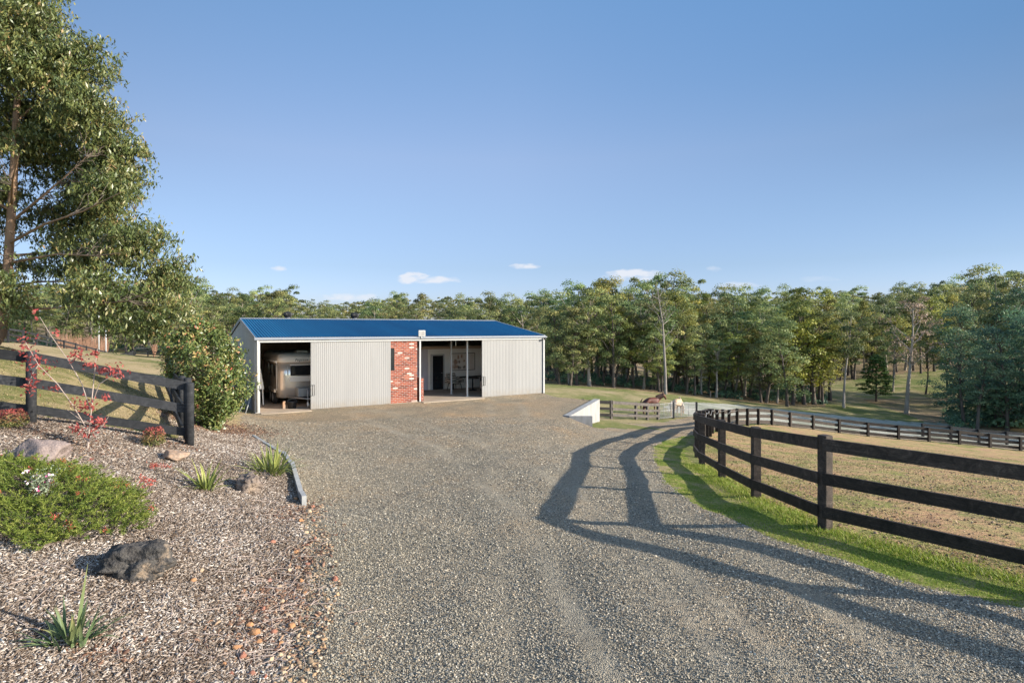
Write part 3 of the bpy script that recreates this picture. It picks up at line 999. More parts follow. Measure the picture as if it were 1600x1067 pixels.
m = MB()
m.box(10.14, 10.265, 4.62, 4.695, 0.003, 2.12)
m.box(10.266, 10.952, 4.62, 4.695, 2.034, 2.12)
m.box(10.953, 11.02, 4.62, 4.695, 0.003, 2.12)
m.build('frame', M_white, d_)
m = MB()
m.tube([(10.9, 4.65, 1.0), (10.9, 4.60, 1.0), (10.8, 4.60, 1.0)], 0.014, 8)
m.build('handle', M_galv, d_)
for px_, py_ in ((10.3, 2.15), (10.52, 0.62)):
    m = MB()
    m.box(px_ - 0.04, px_ + 0.04, py_ - 0.04, py_ + 0.04, 0.02, 3.2)
    m.box(px_ - 0.09, px_ + 0.09, py_ - 0.09, py_ + 0.09, 0.002, 0.02)
    m.build('post', M_white, shed)
m = MB()
for ry in (1.3, 2.7, 4.1):
    zt = EAVE + (APEX - EAVE) * ry / hw - 0.04
    m.box(0.12, 5.93, ry - 0.04, ry + 0.04, zt - 0.16, zt)
    m.box(6.05, SL - 0.1, ry - 0.04, ry + 0.04, zt - 0.16, zt)
m.build('purlins', M_ply, shed)
m = MB()
m.box(0.165, 0.195, -0.135, -0.10, 1.05, 1.2)
m.build('switch_box', M_white, shed)


def shed_pt(x, y, z=0.0):
    c, s = math.cos(SHED_RZ), math.sin(SHED_RZ)
    return (SHED_O.x + c * x - s * y, SHED_O.y + s * x + c * y, SHED_O.z + z)


# sensor floodlight over the brick pier, standing on the gutter line
fl = empty('floodlight', shed_pt(7.55, -0.26, EAVE - 0.02), SHED_RZ, 'square white flood lamp mounted on the gutter above the brick pier', 'floodlight')
m = MB(); m.bevbox(-0.18, 0.18, -0.05, 0.02, 0.03, 0.33, 0.012); m.build('housing', M_white, fl)
m = MB(); m.box(-0.14, 0.14, -0.057, -0.051, 0.07, 0.29); m.build('lens', M_conc, fl)
m = MB(); m.box(-0.03, 0.03, -0.0, 0.03, -0.06, 0.028); m.build('bracket', M_galv, fl)
fl = empty('floodlight', shed_pt(SL - 0.02, -0.24, EAVE - 0.12), SHED_RZ, 'small dark sensor lamp under the right end of the gutter', 'floodlight')
m = MB(); m.lathe((0, -0.02, -0.06), [(0.04, -0.07), (0.065, -0.04), (0.065, 0.05), (0.03, 0.07)], 12, axis='Y'); m.build('housing', M_dark, fl)
m = MB(); m.tube([(0, 0, -0.01), (0.05, 0.0, 0.03), (0.14, -0.02, 0.06)], 0.02, 8); m.build('bracket', M_white, fl)

# ------------------------------------------------------------------ caravan in the left bay
car = empty('caravan', shed_pt(2.35, 1.9, 0.0), SHED_RZ, 'polished metal caravan with a white roof parked nose out in the open bay', 'caravan')
CW = 1.12
body = MB()


def rrect(w, y0, y1, r, n=6):
    pts = []
    for cx, cy, a0 in ((w - r, y0 + r, -90), (w - r, y1 - r, 0), (-w + r, y1 - r, 90), (-w + r, y0 + r, 180)):
        for k in range(n + 1):
            a = R(a0 + 90 * k / n)
            pts.append((cx + r * math.cos(a), cy + r * math.sin(a)))
    return pts


def loft(mb, rings):
    n = len(rings[0])
    vv = [p for r_ in rings for p in r_]
    ff = []
    for i in range(len(rings) - 1):
        for k in range(n):
            k2 = (k + 1) % n
            ff.append((i * n + k, i * n + k2, (i + 1) * n + k2, (i + 1) * n + k))
    mb.add(vv, ff, True)
    b = len(mb.v) - len(vv)
    mb.f.append(tuple(b + k for k in reversed(range(n)))); mb.s.append(False)
    mb.f.append(tuple(b + (len(rings) - 1) * n + k for k in range(n))); mb.s.append(False)


def ring(w, y0, y1, r_, z): return [(x, y, z) for x, y in rrect(w, y0, y1, r_)]


loft(body, [ring(CW, 0.0, 4.9, 0.33, 0.36), ring(CW, -0.04, 4.9, 0.34, 0.9), ring(CW, -0.06, 4.9, 0.35, 1.4), ring(CW, -0.02, 4.9, 0.35, 2.04)])
body.build('body', M_alu, car)
m = MB()
loft(m, [ring(CW + 0.02, -0.05, 4.92, 0.36, 2.04), ring(CW + 0.02, -0.02, 4.92, 0.36, 2.2), ring(CW - 0.02, 0.12, 4.88, 0.35, 2.36), ring(CW - 0.14, 0.4, 4.8, 0.3, 2.46)])
roofc = m.build('roof', M_gel, car)
m = MB()
m.box(-0.12, 0.4, 1.0, 1.5, 2.46, 2.55)
m.build('hatch', M_gel, roofc)
m = MB(); m.bevbox(-0.60, 0.62, -0.10, -0.058, 1.40, 1.88, 0.018)
wf = m.build('window', M_dark, car)
m = MB(); m.bevbox(-0.55, 0.57, -0.112, -0.098, 1.45, 1.83, 0.005); m.build('pane', M_glass, wf)
m = MB(); m.box(-0.62, 0.64, -0.075, -0.045, 1.89, 1.93); m.box(-0.62, 0.64, -0.082, -0.05, 1.12, 1.36); m.build('trim_strip', M_gel, car)
m = MB()
m.box(-0.74, -0.70, -0.09, -0.04, 1.42, 1.85)
m.build('grab_handle', M_galv, car)
# A-frame, jockey wheel and checker-plate box
m = MB()
m.tube([(-0.75, 0.1, 0.38), (0.0, -1.35, 0.40)], 0.04, 6); m.tube([(0.75, 0.1, 0.38), (0.0, -1.35, 0.40)], 0.04, 6)
m.tube([(0, -1.3, 0.40), (0, -1.52, 0.42)], 0.035, 8)
m.build('drawbar', M_galv, car)
m = MB(); m.bevbox(-0.36, 0.42, -0.62, -0.12, 0.44, 0.84, 0.02); m.build('tool_box', M_galv, car)
m = MB(); m.tube([(-0.05, -1.25, 0.16), (-0.05, -1.25, 0.86)], 0.03, 8); m.tube([(-0.14, -1.25, 0.86), (0.04, -1.25, 0.86)], 0.015, 6)
jk = m.build('jockey_stand', M_galv, car)
m = MB(); m.lathe((-0.09, -1.25, 0.13), [(0.05, 0.0), (0.12, 0.01), (0.125, 0.07), (0.05, 0.08)], 14, axis='X'); m.build('wheel', M_gel, jk)
for sx in (-1, 1):
    for wy in (1.05, 1.75):
        m = MB()
        x0 = sx * CW - 0.12 if sx > 0 else -CW - 0.10
        m.lathe((x0, wy, 0.33), [(0.2, 0.0), (0.31, 0.01), (0.33, 0.05), (0.33, 0.17), (0.31, 0.21), (0.2, 0.22)], 20, axis='X')
        wh = m.build('wheel', M_rubber, car)
        m = MB(); xr = x0 - 0.012 if sx < 0 else x0 + 0.2
        m.lathe((xr, wy, 0.33), [(0.05, -0.01), (0.19, 0.0), (0.19, 0.03), (0.05, 0.035)], 16, axis='X'); m.build('rim', M_galv, wh)
m = MB()
m.bevbox(-CW - 0.12, -CW - 0.01, 0.55, 2.3, 0.58, 0.75, 0.02)
m.build('mudguard', M_alu, car)
for wz in (0.9, 1.9, 3.0):
    m = MB(); m.box(-CW - 0.02, -CW - 0.003, wz, wz + 0.55, 1.35, 1.85)
    m.build('side_window', M_glass, car)
m = MB(); m.tube([(-CW - 0.03, 0.33, 0.7), (-CW - 0.03, 0.33, 2.05)], 0.018, 6); m.tube([(-CW - 0.05, 0.3, 2.06), (-CW - 0.05, 4.6, 2.06)], 0.05, 8)
m.build('awning_arm', M_gel, car)
m = MB(); m.box(-0.66, -0.62, -0.07, -0.035, 1.22, 1.32); m.build('marker_light', M_gel, car)
fc = bpy.data.curves.new('lettering', 'FONT')
fc.body = 'Pegasus'
fc.size = 0.165
fc.shear = 0.3
fc.extrude = 0.002
fc.space_character = 1.15
tx0 = bpy.data.objects.new('lettering_curve', fc)
COL.objects.link(tx0)
bpy.context.view_layer.update()
tme = bpy.data.meshes.new_from_object(tx0.evaluated_get(bpy.context.evaluated_depsgraph_get()))
bpy.data.objects.remove(tx0)
tx = bpy.data.objects.new('lettering', tme)
COL.objects.link(tx)
tx.parent = roofc
tx.location = (-0.40, -0.055, 2.09)
tx.rotation_euler = (R(84), 0, 0)
tme.materials.clear(); tme.materials.append(M_dark)

# things on the floor of the left bay
t = empty('bucket', shed_pt(1.62, 0.72, 0.0), SHED_RZ, 'black round tub on the slab beside the caravan drawbar', 'bucket')
m = MB(); m.lathe((0, 0, 0), [(0.17, 0.0), (0.22, 0.29), (0.235, 0.30), (0.235, 0.32), (0.21, 0.32), (0.16, 0.03)], 18); m.build('tub', M_dark, t)
m = MB(); m.tube([(-0.22, 0, 0.30), (-0.16, 0, 0.40), (0, 0, 0.44), (0.16, 0, 0.40), (0.22, 0, 0.30)], 0.007, 6); m.build('handle', M_galv, t)
t = empty('timber_block', shed_pt(1.28, 0.78, 0.0), SHED_RZ, 'short upright wooden chock standing left of the black tub', 'wood block')
m = MB(); m.bevbox(-0.06, 0.05, -0.08, 0.08, 0.0, 0.30, 0.01); m.bevbox(-0.04, 0.06, -0.06, 0.1, 0.303, 0.34, 0.008); m.build('block', M_buffrock, t)
t = empty('timber_block', shed_pt(2.78, 0.72, 0.0), SHED_RZ, 'tall wooden chock standing right of the caravan jockey wheel', 'wood block')
m = MB(); m.bevbox(-0.05, 0.05, -0.07, 0.07, 0.0, 0.42, 0.01); m.bevbox(-0.08, 0.08, -0.09, 0.09, 0.423, 0.46, 0.008); m.build('block', M_buffrock, t)
t = empty('folded_tarp', shed_pt(0.55, 2.6, 0.0), SHED_RZ, 'pale folded cloth hanging in a narrow triangle against the bay wall', 'tarp')
m = MB()
m.hexa([(-0.36, 0.1, 0.75), (0.16, 0.1, 0.75), (0.16, 0.2, 0.75), (-0.36, 0.2, 0.75), (-0.06, 0.13, 1.75), (0.0, 0.13, 1.75), (0.0, 0.17, 1.75), (-0.06, 0.17, 1.75)])
m.hexa([(-0.38, 0.11, 0.0), (-0.33, 0.11, 0.0), (-0.33, 0.16, 0.0), (-0.38, 0.16, 0.0), (-0.35, 0.11, 0.747), (-0.3, 0.11, 0.747), (-0.3, 0.16, 0.747), (-0.35, 0.16, 0.747)])
m.hexa([(0.1, 0.11, 0.0), (0.15, 0.11, 0.0), (0.15, 0.16, 0.0), (0.1, 0.16, 0.0), (0.07, 0.11, 0.747), (0.12, 0.11, 0.747), (0.12, 0.16, 0.747), (0.07, 0.16, 0.747)])
m.build('cloth', M_gel, t)

# sitting corner in the right bay
def mat_zebra():
    mm, nt, out = new_mat('zebra_fabric')
    v = coord(nt)
    w = nt.nodes.new('ShaderNodeTexWave'); w.inputs['Scale'].default_value = 3.2; w.inputs['Distortion'].default_value = 5
    w.inputs['Detail'].default_value = 2
    w.bands_direction = 'Z'
    nt.links.new(v, w.inputs['Vector'])
    bsdf(nt, out, ramp(nt, [(0.45, (0.03, 0.025, 0.02)), (0.55, (0.6, 0.54, 0.46))], w.outputs['Fac']), 0.9)
    return mm


M_zebra = mat_zebra()
t = empty('armchair', shed_pt(11.35, 3.9, 0.0), SHED_RZ + 0.2, 'zebra striped lounge chair by the inner door of the open bay', 'chair')
m = MB()
loft(m, [[(x * 0.8, y * 0.75, 0.38) for x, y in rrect(0.34, -0.32, 0.32, 0.1)], [(x, y, 0.46) for x, y in rrect(0.36, -0.34, 0.34, 0.12)], [(x * 0.95, y * 0.95, 0.52) for x, y in rrect(0.36, -0.34, 0.34, 0.12)]])
m.build('seat', M_zebra, t)
m = MB()
m.hexa([(-0.38, 0.20, 0.45), (0.38, 0.20, 0.45), (0.38, 0.32, 0.45), (-0.38, 0.32, 0.45), (-0.30, 0.36, 0.98), (0.30, 0.36, 0.98), (0.30, 0.44, 0.98), (-0.30, 0.44, 0.98)])
m.build('backrest', M_zebra, t)
for sx in (-1, 1):
    m = MB(); m.hexa([(sx * 0.42 - 0.05, -0.3, 0.45), (sx * 0.42 + 0.05, -0.3, 0.45), (sx * 0.42 + 0.05, 0.3, 0.45), (sx * 0.42 - 0.05, 0.3, 0.45),
                      (sx * 0.45 - 0.04, -0.26, 0.64), (sx * 0.45 + 0.04, -0.26, 0.64), (sx * 0.44 + 0.04, 0.34, 0.78), (sx * 0.44 - 0.04, 0.34, 0.78)])
    m.build('armrest', M_zebra, t)
    for sy in (-1, 1):
        m = MB(); m.tube([(sx * 0.26, sy * 0.24, 0.39), (sx * 0.33, sy * 0.3, 0.0)], [0.022, 0.014], 8); m.build('leg', M_dark, t)
t = empty('table', shed_pt(12.25, 3.3, 0.0), SHED_RZ, 'small black round pedestal table behind the inner steel posts', 'table')
m = MB(); m.lathe((0, 0, 0.70), [(0.36, 0), (0.38, 0.01), (0.38, 0.03), (0.36, 0.04)], 22); m.build('top', M_dark, t)
m = MB(); m.lathe((0, 0, 0.0), [(0.25, 0.0), (0.24, 0.03), (0.05, 0.06), (0.04, 0.698)], 18); m.build('pedestal', M_dark, t)
t = empty('bench', shed_pt(12.5, 4.45, 0.0), SHED_RZ, 'long narrow dark shelf bench along the wall under the horse picture', 'bench')
m = MB(); m.bevbox(-1.1, 1.05, -0.18, 0.18, 0.68, 0.73, 0.01); m.build('top', M_dark, t)
for lx in (-1.02, 0.97):
    m = MB(); m.box(lx - 0.03, lx + 0.03, -0.14, 0.14, 0.0, 0.679); m.build('leg', M_dark, t)
t = empty('stool', shed_pt(12.75, 2.6, 0.0), SHED_RZ, 'low square stool covered in cow hide near the sliding door edge', 'stool')
def mat_hide():
    mm, nt, out = new_mat('cow_hide')
    v = coord(nt)
    bsdf(nt, out, ramp(nt, [(0.5, (0.55, 0.48, 0.42)), (0.54, (0.11, 0.05, 0.03))], tnoise(nt, v, 4.5, 3)), 0.9)
    return mm
M_hide = mat_hide()
m = MB(); m.bevbox(-0.28, 0.28, -0.28, 0.28, 0.10, 0.56, 0.05); m.build('seat', M_hide, t)
for sx in (-1, 1):
    for sy in (-1, 1):
        m = MB(); m.tube([(sx * 0.2, sy * 0.2, 0.11), (sx * 0.22, sy * 0.22, 0.0)], 0.025, 8); m.build('leg', M_dark, t)

def mat_art():
    mm, nt, out = new_mat('horse_painting')
    v = coord(nt)
    sp = nt.nodes.new('ShaderNodeSeparateXYZ'); nt.links.new(v, sp.inputs[0])
    nz = tnoise(nt, v, 5, 5, 0.65)
    acc = None
    def mth(op, a, b):
        n = nt.nodes.new('ShaderNodeMath'); n.operation = op
        for i, q in enumerate((a, b)):
            if isinstance(q, (int, float)): n.inputs[i].default_value = q
            else: nt.links.new(q, n.inputs[i])
        return n.outputs[0]
    col = ramp(nt, [(0.3, (0.62, 0.55, 0.50)), (0.7, (0.72, 0.67, 0.62))], tnoise(nt, v, 2, 4))
    # brown and black brush dabs
    for cx, cz, rx_, rz_, c in ((-0.34, 0.30, 0.08, 0.15, (0.30, 0.15, 0.085)), (-0.10, 0.32, 0.07, 0.14, (0.28, 0.15, 0.09)), (-0.52, -0.02, 0.20, 0.20, (0.28, 0.15, 0.085)),
                                (-0.28, 0.0, 0.10, 0.11, (0.10, 0.05, 0.035)), (-0.56, -0.3, 0.24, 0.18, (0.34, 0.2, 0.12)), (-0.26, -0.36, 0.13, 0.16, (0.04, 0.03, 0.025)),
                                (0.08, -0.34, 0.12, 0.15, (0.08, 0.055, 0.045)), (0.06, 0.06, 0.08, 0.09, (0.34, 0.17, 0.1)), (0.24, -0.24, 0.07, 0.2, (0.17, 0.12, 0.1))):
        dx = mth('DIVIDE', mth('SUBTRACT', sp.outputs[0], cx), rx_)
        dz = mth('DIVIDE', mth('SUBTRACT', sp.outputs[2], cz), rz_)
        d2 = mth('ADD', mth('MULTIPLY', dx, dx), mth('MULTIPLY', dz, dz))
        f = mth('SUBTRACT', mth('ADD', 1.0, mth('MULTIPLY', mth('SUBTRACT', nz, 0.5), 3.0)), d2)
        f = mth('MINIMUM', mth('MAXIMUM', f, 0.0), 0.8)
        col = mixrgb(nt, f, col, c)
    bsdf(nt, out, col, 0.8)
    return mm


t = empty('painting', shed_pt(12.3, 4.69, 1.62), SHED_RZ, 'large dark framed painting in white and brown dabs on the inner wall', 'painting')
m = MB(); m.box(-0.78, 0.78, -0.03, -0.005, -0.5, 0.5); m.build('canvas', mat_art(), t)
m = MB()
m.box(-0.81, -0.78, -0.04, -0.004, -0.53, 0.53); m.box(0.78, 0.81, -0.04, -0.004, -0.53, 0.53)
m.box(-0.779, 0.779, -0.04, -0.004, -0.53, -0.50); m.box(-0.779, 0.779, -0.04, -0.004, 0.50, 0.53)
m.build('frame', M_dark, t)

# bin and stakes against the shaded end wall
bp = shed_pt(-0.55, 1.3)
t = empty('wheelie_bin', (bp[0], bp[1], tz(bp[0], bp[1])), SHED_RZ, 'dark wheelie bin with a blue lid against the shaded end wall', 'bin')
m = MB()
m.hexa([(-0.22, -0.24, 0.06), (0.22, -0.24, 0.06), (0.22, 0.24, 0.06), (-0.22, 0.24, 0.06), (-0.28, -0.33, 0.96), (0.28, -0.33, 0.96), (0.28, 0.33, 0.96), (-0.28, 0.33, 0.96)])
m.build('body', M_dark, t)
m = MB(); m.bevbox(-0.30, 0.30, -0.36, 0.36, 0.963, 1.05, 0.02); m.build('lid', M_bluebin, t)
for sx in (-1, 1):
    m = MB(); m.lathe((sx * 0.2 - 0.025, 0.26, 0.1), [(0.04, 0), (0.1, 0.005), (0.1, 0.045), (0.04, 0.05)], 14, axis='X'); m.build('wheel', M_rubber, t)
for i, (dx, lab) in enumerate(((-0.18, 'grey steel stake leaning on the end wall nearest the shed corner'), (-0.42, 'grey steel stake leaning between two others by the blue lidded bin'),
                               (-0.70, 'grey steel stake leaning outermost of the three near the photinia'))):
    b0 = shed_pt(dx - 0.25, -0.1 + 0.2 * i); b1 = shed_pt(-0.04 - 0.02 * i, 0.5 + 0.12 * i, 1.0 + 0.05 * i)
    m = MB(); m.tube([(b0[0], b0[1], tz(b0[0], b0[1]) - 0.05), b1], 0.022, 6)
    tag(m.build('steel_stake', M_galv), lab, 'stake', 'stakes leaning on the end wall')

# ------------------------------------------------------------------ concrete loading wall at the edge of the yard
wallA, wallB = Vector((2.5, 25.0)), Vector((4.58, 30.05))  # on the line where the yard drops off
t = empty('retaining_wall', (wallA.x, wallA.y, -0.2), 0, 'white concrete wedge shaped retaining wall dropping off the gravel yard', 'retaining wall')
dirw = (wallB - wallA).normalized(); nw = Vector((dirw.y, -dirw.x))
L = (wallB - wallA).length
n = 3
for i in range(n):
    a = wallA + dirw * (L * i / n + (0.004 if i else 0)) - wallA; b = wallA + dirw * (L * (i + 1) / n - 0.004) - wallA
    za, zb = 0.02 + 0.11 * i / n, 0.02 + 0.11 * (i + 1) / n
    m = MB()
    o1, o2 = nw * 0.05, nw * -0.27
    m.hexa([(a.x + o2.x, a.y + o2.y, -1.4), (a.x + o1.x, a.y + o1.y, -1.4), (b.x + o1.x, b.y + o1.y, -1.4), (b.x + o2.x, b.y + o2.y, -1.4),
            (a.x + o2.x, a.y + o2.y, za), (a.x + o1.x, a.y + o1.y, za), (b.x + o1.x, b.y + o1.y, zb), (b.x + o2.x, b.y + o2.y, zb)])
    m.build('wall_panel', M_conc, t)
m = MB()
m.hexa([(0.0, -0.14, -0.9), (1.0, -0.2, -0.9), (1.0, -0.06, -0.9), (0.0, 0.0, -0.9), (0.0, -0.14, 0.02), (1.0, -0.2, 0.03), (1.0, -0.06, 0.03), (0.0, 0.0, 0.02)])
m.build('wing_wall', M_conc, t)

# timber edging between bed and gravel
edge_pts = [(-7.95, 17.5), (-6.85, 15.85), (-5.7, 14.2), (-4.75, 12.3), (-3.9, 10.55), (-3.72, 10.2)]
t = empty('garden_edging', (-3.75, 10.3, tz(-3.75, 10.3)), 0, 'grey sleeper edging holding the mulch bed above the gravel', 'edging')
for ei, ((x0, y0), (x1, y1)) in enumerate(zip(edge_pts[:-1], edge_pts[1:])):
    a, b = Vector((x0, y0)), Vector((x1, y1))
    d = (b - a).normalized(); nn = Vector((d.y, -d.x)) * 0.04
    a = a + d * 0.003; b = b - d * 0.003
    za, zb = tz(a.x + 0.2, a.y), tz(b.x + 0.2, b.y)
    O = t.location
    P = []
    for dz in (-0.15, (0.05, 0.06, 0.11, 0.17, 0.2)[ei]):
        for q, z in ((a - nn, za), (a + nn, za), (b + nn, zb), (b - nn, zb)):
            P.append((q.x - O.x, q.y - O.y, z + dz - O.z))
    m = MB(); m.hexa(P[:4] + P[4:]); m.build('sleeper', M_sleeper, t)


# ------------------------------------------------------------------ fences
def fence(name, label, pts, mat, side=1.0, rails=((1.17, 1.35), (0.68, 0.85), (0.19, 0.36)), ph=1.38, pr=0.07, roundp=False, thick=0.04, cat='fence', group=None, rseed=1, detail=True, skip_first=False):
    rr_ = random.Random(rseed)
    base = (pts[0][0], pts[0][1], tz(*pts[0]))
    t = empty(name, base, 0, label, cat, group)
    O = Vector(base)
    P = [Vector((x, y, tz(x, y))) for x, y in pts]
    for i, p in enumerate(P):
        a, b = P[max(i - 1, 0)], P[min(i + 1, len(P) - 1)]
        d = (b - a); d.z = 0; d.normalize()
        m = MB()
        h = ph + rr_.uniform(-0.015, 0.03)
        q = p - O
        if roundp:
            m.lathe((q.x, q.y, q.z - 0.3), [(pr, 0), (pr, 0.3 + h - 0.015), (pr - 0.012, 0.3 + h)], 14)
        else:
            nn = Vector((-d.y, d.x, 0))
            M4 = Matrix(((d.x, nn.x, 0, q.x), (d.y, nn.y, 0, q.y), (0, 0, 1, q.z), (0, 0, 0, 1)))
            if detail: m.bevbox(-pr, pr, -pr, pr, -0.3, h, 0.012, M4)
            else: m.box(-pr, pr, -pr, pr, -0.3, h, M4)
        if not (skip_first and i == 0): m.build('post', mat, t)
    for i in range(len(P) - 1):
        a, b = P[i], P[i + 1]
        d = (b - a); d.z = 0; d.normalize()
        nn = Vector((-d.y, d.x, 0)) * side
        # rail faces butt at the posts, on the given side
        for r0, r1 in rails:
            j0, j1 = rr_.uniform(-0.012, 0.012), rr_.uniform(-0.012, 0.012)
            e0 = pr * 0.5 if i else -pr * 0.9
            a2, b2 = a - O + d * 0.004, b - O - d * 0.004
            if i == 0: a2 = a - O - d * pr * (-0.2 if skip_first else 1)
            if i == len(P) - 2: b2 = b - O + d * pr
            n0, n1 = nn * (pr - 0.004), nn * (pr + thick)
            m = MB()
            m.hexa([a2 + n0 + Vector((0, 0, r0 + j0)), a2 + n1 + Vector((0, 0, r0 + j0)), b2 + n1 + Vector((0, 0, r0 + j1)), b2 + n0 + Vector((0, 0, r0 + j1)),
                    a2 + n0 + Vector((0, 0, r1 + j0)), a2 + n1 + Vector((0, 0, r1 + j0)), b2 + n1 + Vector((0, 0, r1 + j1)), b2 + n0 + Vector((0, 0, r1 + j1))])
            m.build('rail', mat, t)
    return t


fr = fence('post_and_rail_fence', 'dark brown three rail timber fence curving along the green verge of the drive', FENCE_R, M_brownwood, side=1, pr=0.075, rseed=3)
ff_ = fence('post_and_rail_fence', 'long dark three rail fence sweeping down and round the far side of the dry paddock', FENCE_F[1:], M_brownwood, side=1, pr=0.10, rseed=4, detail=False, skip_first=True, rails=((1.11, 1.38), (0.62, 0.89), (0.13, 0.40)), thick=0.06)
# white cord slung along the first far posts
m = MB()
O = Vector(ff_.location)
pts = []
P = [(5.85, 17.8)] + FENCE_F[1:9]
for i in range(len(P) - 1):
    for k in range(6):
        tt = k / 6
        x = P[i][0] * (1 - tt) + P[i + 1][0] * tt; y = P[i][1] * (1 - tt) + P[i + 1][1] * tt
        z0 = tz(*P[i]) * (1 - tt) + tz(*P[i + 1]) * tt
        pts.append(Vector((x + 0.10, y - 0.05, z0 + 1.34 - 0.22 * 4 * tt * (1 - tt) * (1 if i % 2 == 0 else 0.35))) - O)
m.tube(pts, 0.006, 5)
m.build('cord', M_white, ff_)
fence('post_and_rail_fence', 'second dark rail fence running just behind the right end of the long paddock fence', [(44 + 3.0 * i, 61) for i in range(9)], M_blackwood, side=1, rseed=5, detail=False, pr=0.1, rails=((1.11, 1.38), (0.62, 0.89), (0.13, 0.40)))
yard_pts = [(1.0, 40.6), (3.0, 40.4), (5.0, 40.2), (6.97, 40.0), (9.2, 42.3), (10.3, 43.4), (11.4, 44.5)]
fence('yard_fence', 'weathered grey board fence of the horse yard between the white wall and the gates', yard_pts, M_greywood, side=-1, rails=((1.05, 1.27), (0.62, 0.80), (0.2, 0.38)), ph=1.3, pr=0.085, rseed=6, detail=False)
gA, gB, gC = Vector((11.4, 44.5)), Vector((13.05, 46.1)), Vector((15.5, 47.9))
LF = [(-16.6, 7.3), (-14.1, 8.5), (-11.6, 9.75), (-9.2, 10.9), (-6.85, 12.1)]
fence('garden_fence', 'black three rail timber fence with round posts behind the mulch bed', LF, M_blackwood, side=1, pr=0.085, roundp=True, thick=0.045, ph=1.34, rails=((1.12, 1.31), (0.64, 0.82), (0.14, 0.31)), rseed=8)
LA = [(-7.15, 12.55), (-8.6, 14.85), (-10.1, 17.2), (-11.6, 19.5), (-13.1, 21.8), (-14.5, 24.0)]
fence('garden_fence', 'black three rail timber fence running away behind the photinia shrub', LA, M_blackwood, side=1, pr=0.08, roundp=True, rseed=9)


def spread(line, step):
    out_ = [line[0]]
    acc = 0
    for (x0, y0), (x1, y1) in zip(line[:-1], line[1:]):
        d = math.hypot(x1 - x0, y1 - y0)
        k = max(1, int(round(d / step)))
        for i in range(1, k + 1):
            out_.append((x0 + (x1 - x0) * i / k, y0 + (y1 - y0) * i / k))
    return out_


fence('hill_fence', 'black rail fence running down the grassy hill under the gum tree at the left', spread([(-43, 44), (-46, 52), (-48.4, 58), (-56, 80), (-57.3, 85)], 3.2), M_blackwood, side=1, rseed=10, detail=False)
fence('hill_fence', 'dark rail fence crossing the pale grass at the foot of the left hill', spread([(-70, 104), (-45, 98)], 4.0), M_blackwood, side=1, rseed=11, detail=False, rails=((1.1, 1.25), (0.65, 0.8), (0.2, 0.35)))
fence('hill_fence', 'distant dark rail fence turning away towards the trees at the foot of the left hill', spread([(-57.5, 85.5), (-74, 112), (-70, 118)], 4.0), M_blackwood, side=1, rseed=12, detail=False)


def gate(p0, p1, label):
    z0, z1 = tz(*p0) + 0.12, tz(*p1) + 0.12
    t = empty('yard_gate', (p0.x, p0.y, z0), 0, label, 'gate', 'galvanised gates of the horse yard')
    a = Vector((0, 0, 0)); b = Vector((p1.x - p0.x, p1.y - p0.y, z1 - z0))
    up = Vector((0, 0, 1.12))
    m = MB()
    m.tube([a, b, b + up, a + up, a], 0.03, 6)
    m.tube([a + up * 0.5, b + up * 0.5], 0.02, 6)
    for k in (0.36, 0.68):
        m.tube([a + b * k, a + b * k + up], 0.022, 6)
    m.build('frame', M_conc, t)
    m = MB()
    for k in range(1, 22):
        m.tube([b * (k / 22), b * (k / 22) + up], 0.006, 4, caps=False)
    for k in range(1, 11):
        m.tube([up * (k / 11), b + up * (k / 11)], 0.006, 4, caps=False)
    m.build('mesh', M_galv, t)
    return t


gate(gA + Vector((0.12, 0.12)), gB - Vector((0.1, 0.1)), 'mesh gate joining the grey yard fence, left of the pale horse')
gate(gB + Vector((0.12, 0.1)), gC - Vector((0.12, 0.1)), 'mesh gate at the right end of the yard, beyond the pale horse')
for q, lab in ((gB, 'dark timber gate post standing between the two mesh gates'), (gC, 'dark timber gate post at the outer end of the right mesh gate')):
    m = MB(); m.bevbox(-0.085, 0.085, -0.085, 0.085, -0.3, 1.3, 0.012)
    o = m.build('gate_post', M_blackwood); o.location = (q.x, q.y, tz(*q)); tag(o, lab, 'gate post')


# ------------------------------------------------------------------ horses
def skin_body(name, chains, mat, parent, levels=2):
    """chains of (point, radius); first point of a chain may repeat an earlier point to branch from it"""
    vts, eds, rad, look = [], [], [], {}
    for ch in chains:
        prev = None
        for p, r_ in ch:
            k = tuple(round(c, 4) for c in p)
            if k not in look:
                look[k] = len(vts); vts.append(p); rad.append(r_ if hasattr(r_, '__len__') else (r_, r_))
            i = look[k]
            if prev is not None: eds.append((prev, i))
            prev = i
    me = bpy.data.meshes.new(name)
    me.from_pydata(vts, eds, [])
    o = bpy.data.objects.new(name, me)
    COL.objects.link(o)
    o.parent = parent
    sk = o.modifiers.new('skin', 'SKIN')
    sk.use_smooth_shade = True
    for i, r_ in enumerate(rad):
        me.skin_vertices[0].data[i].radius = r_
    me.skin_vertices[0].data[0].use_root = True
    ss = o.modifiers.new('sub', 'SUBSURF'); ss.levels = levels; ss.render_levels = levels
    me.materials.append(mat)
    return o


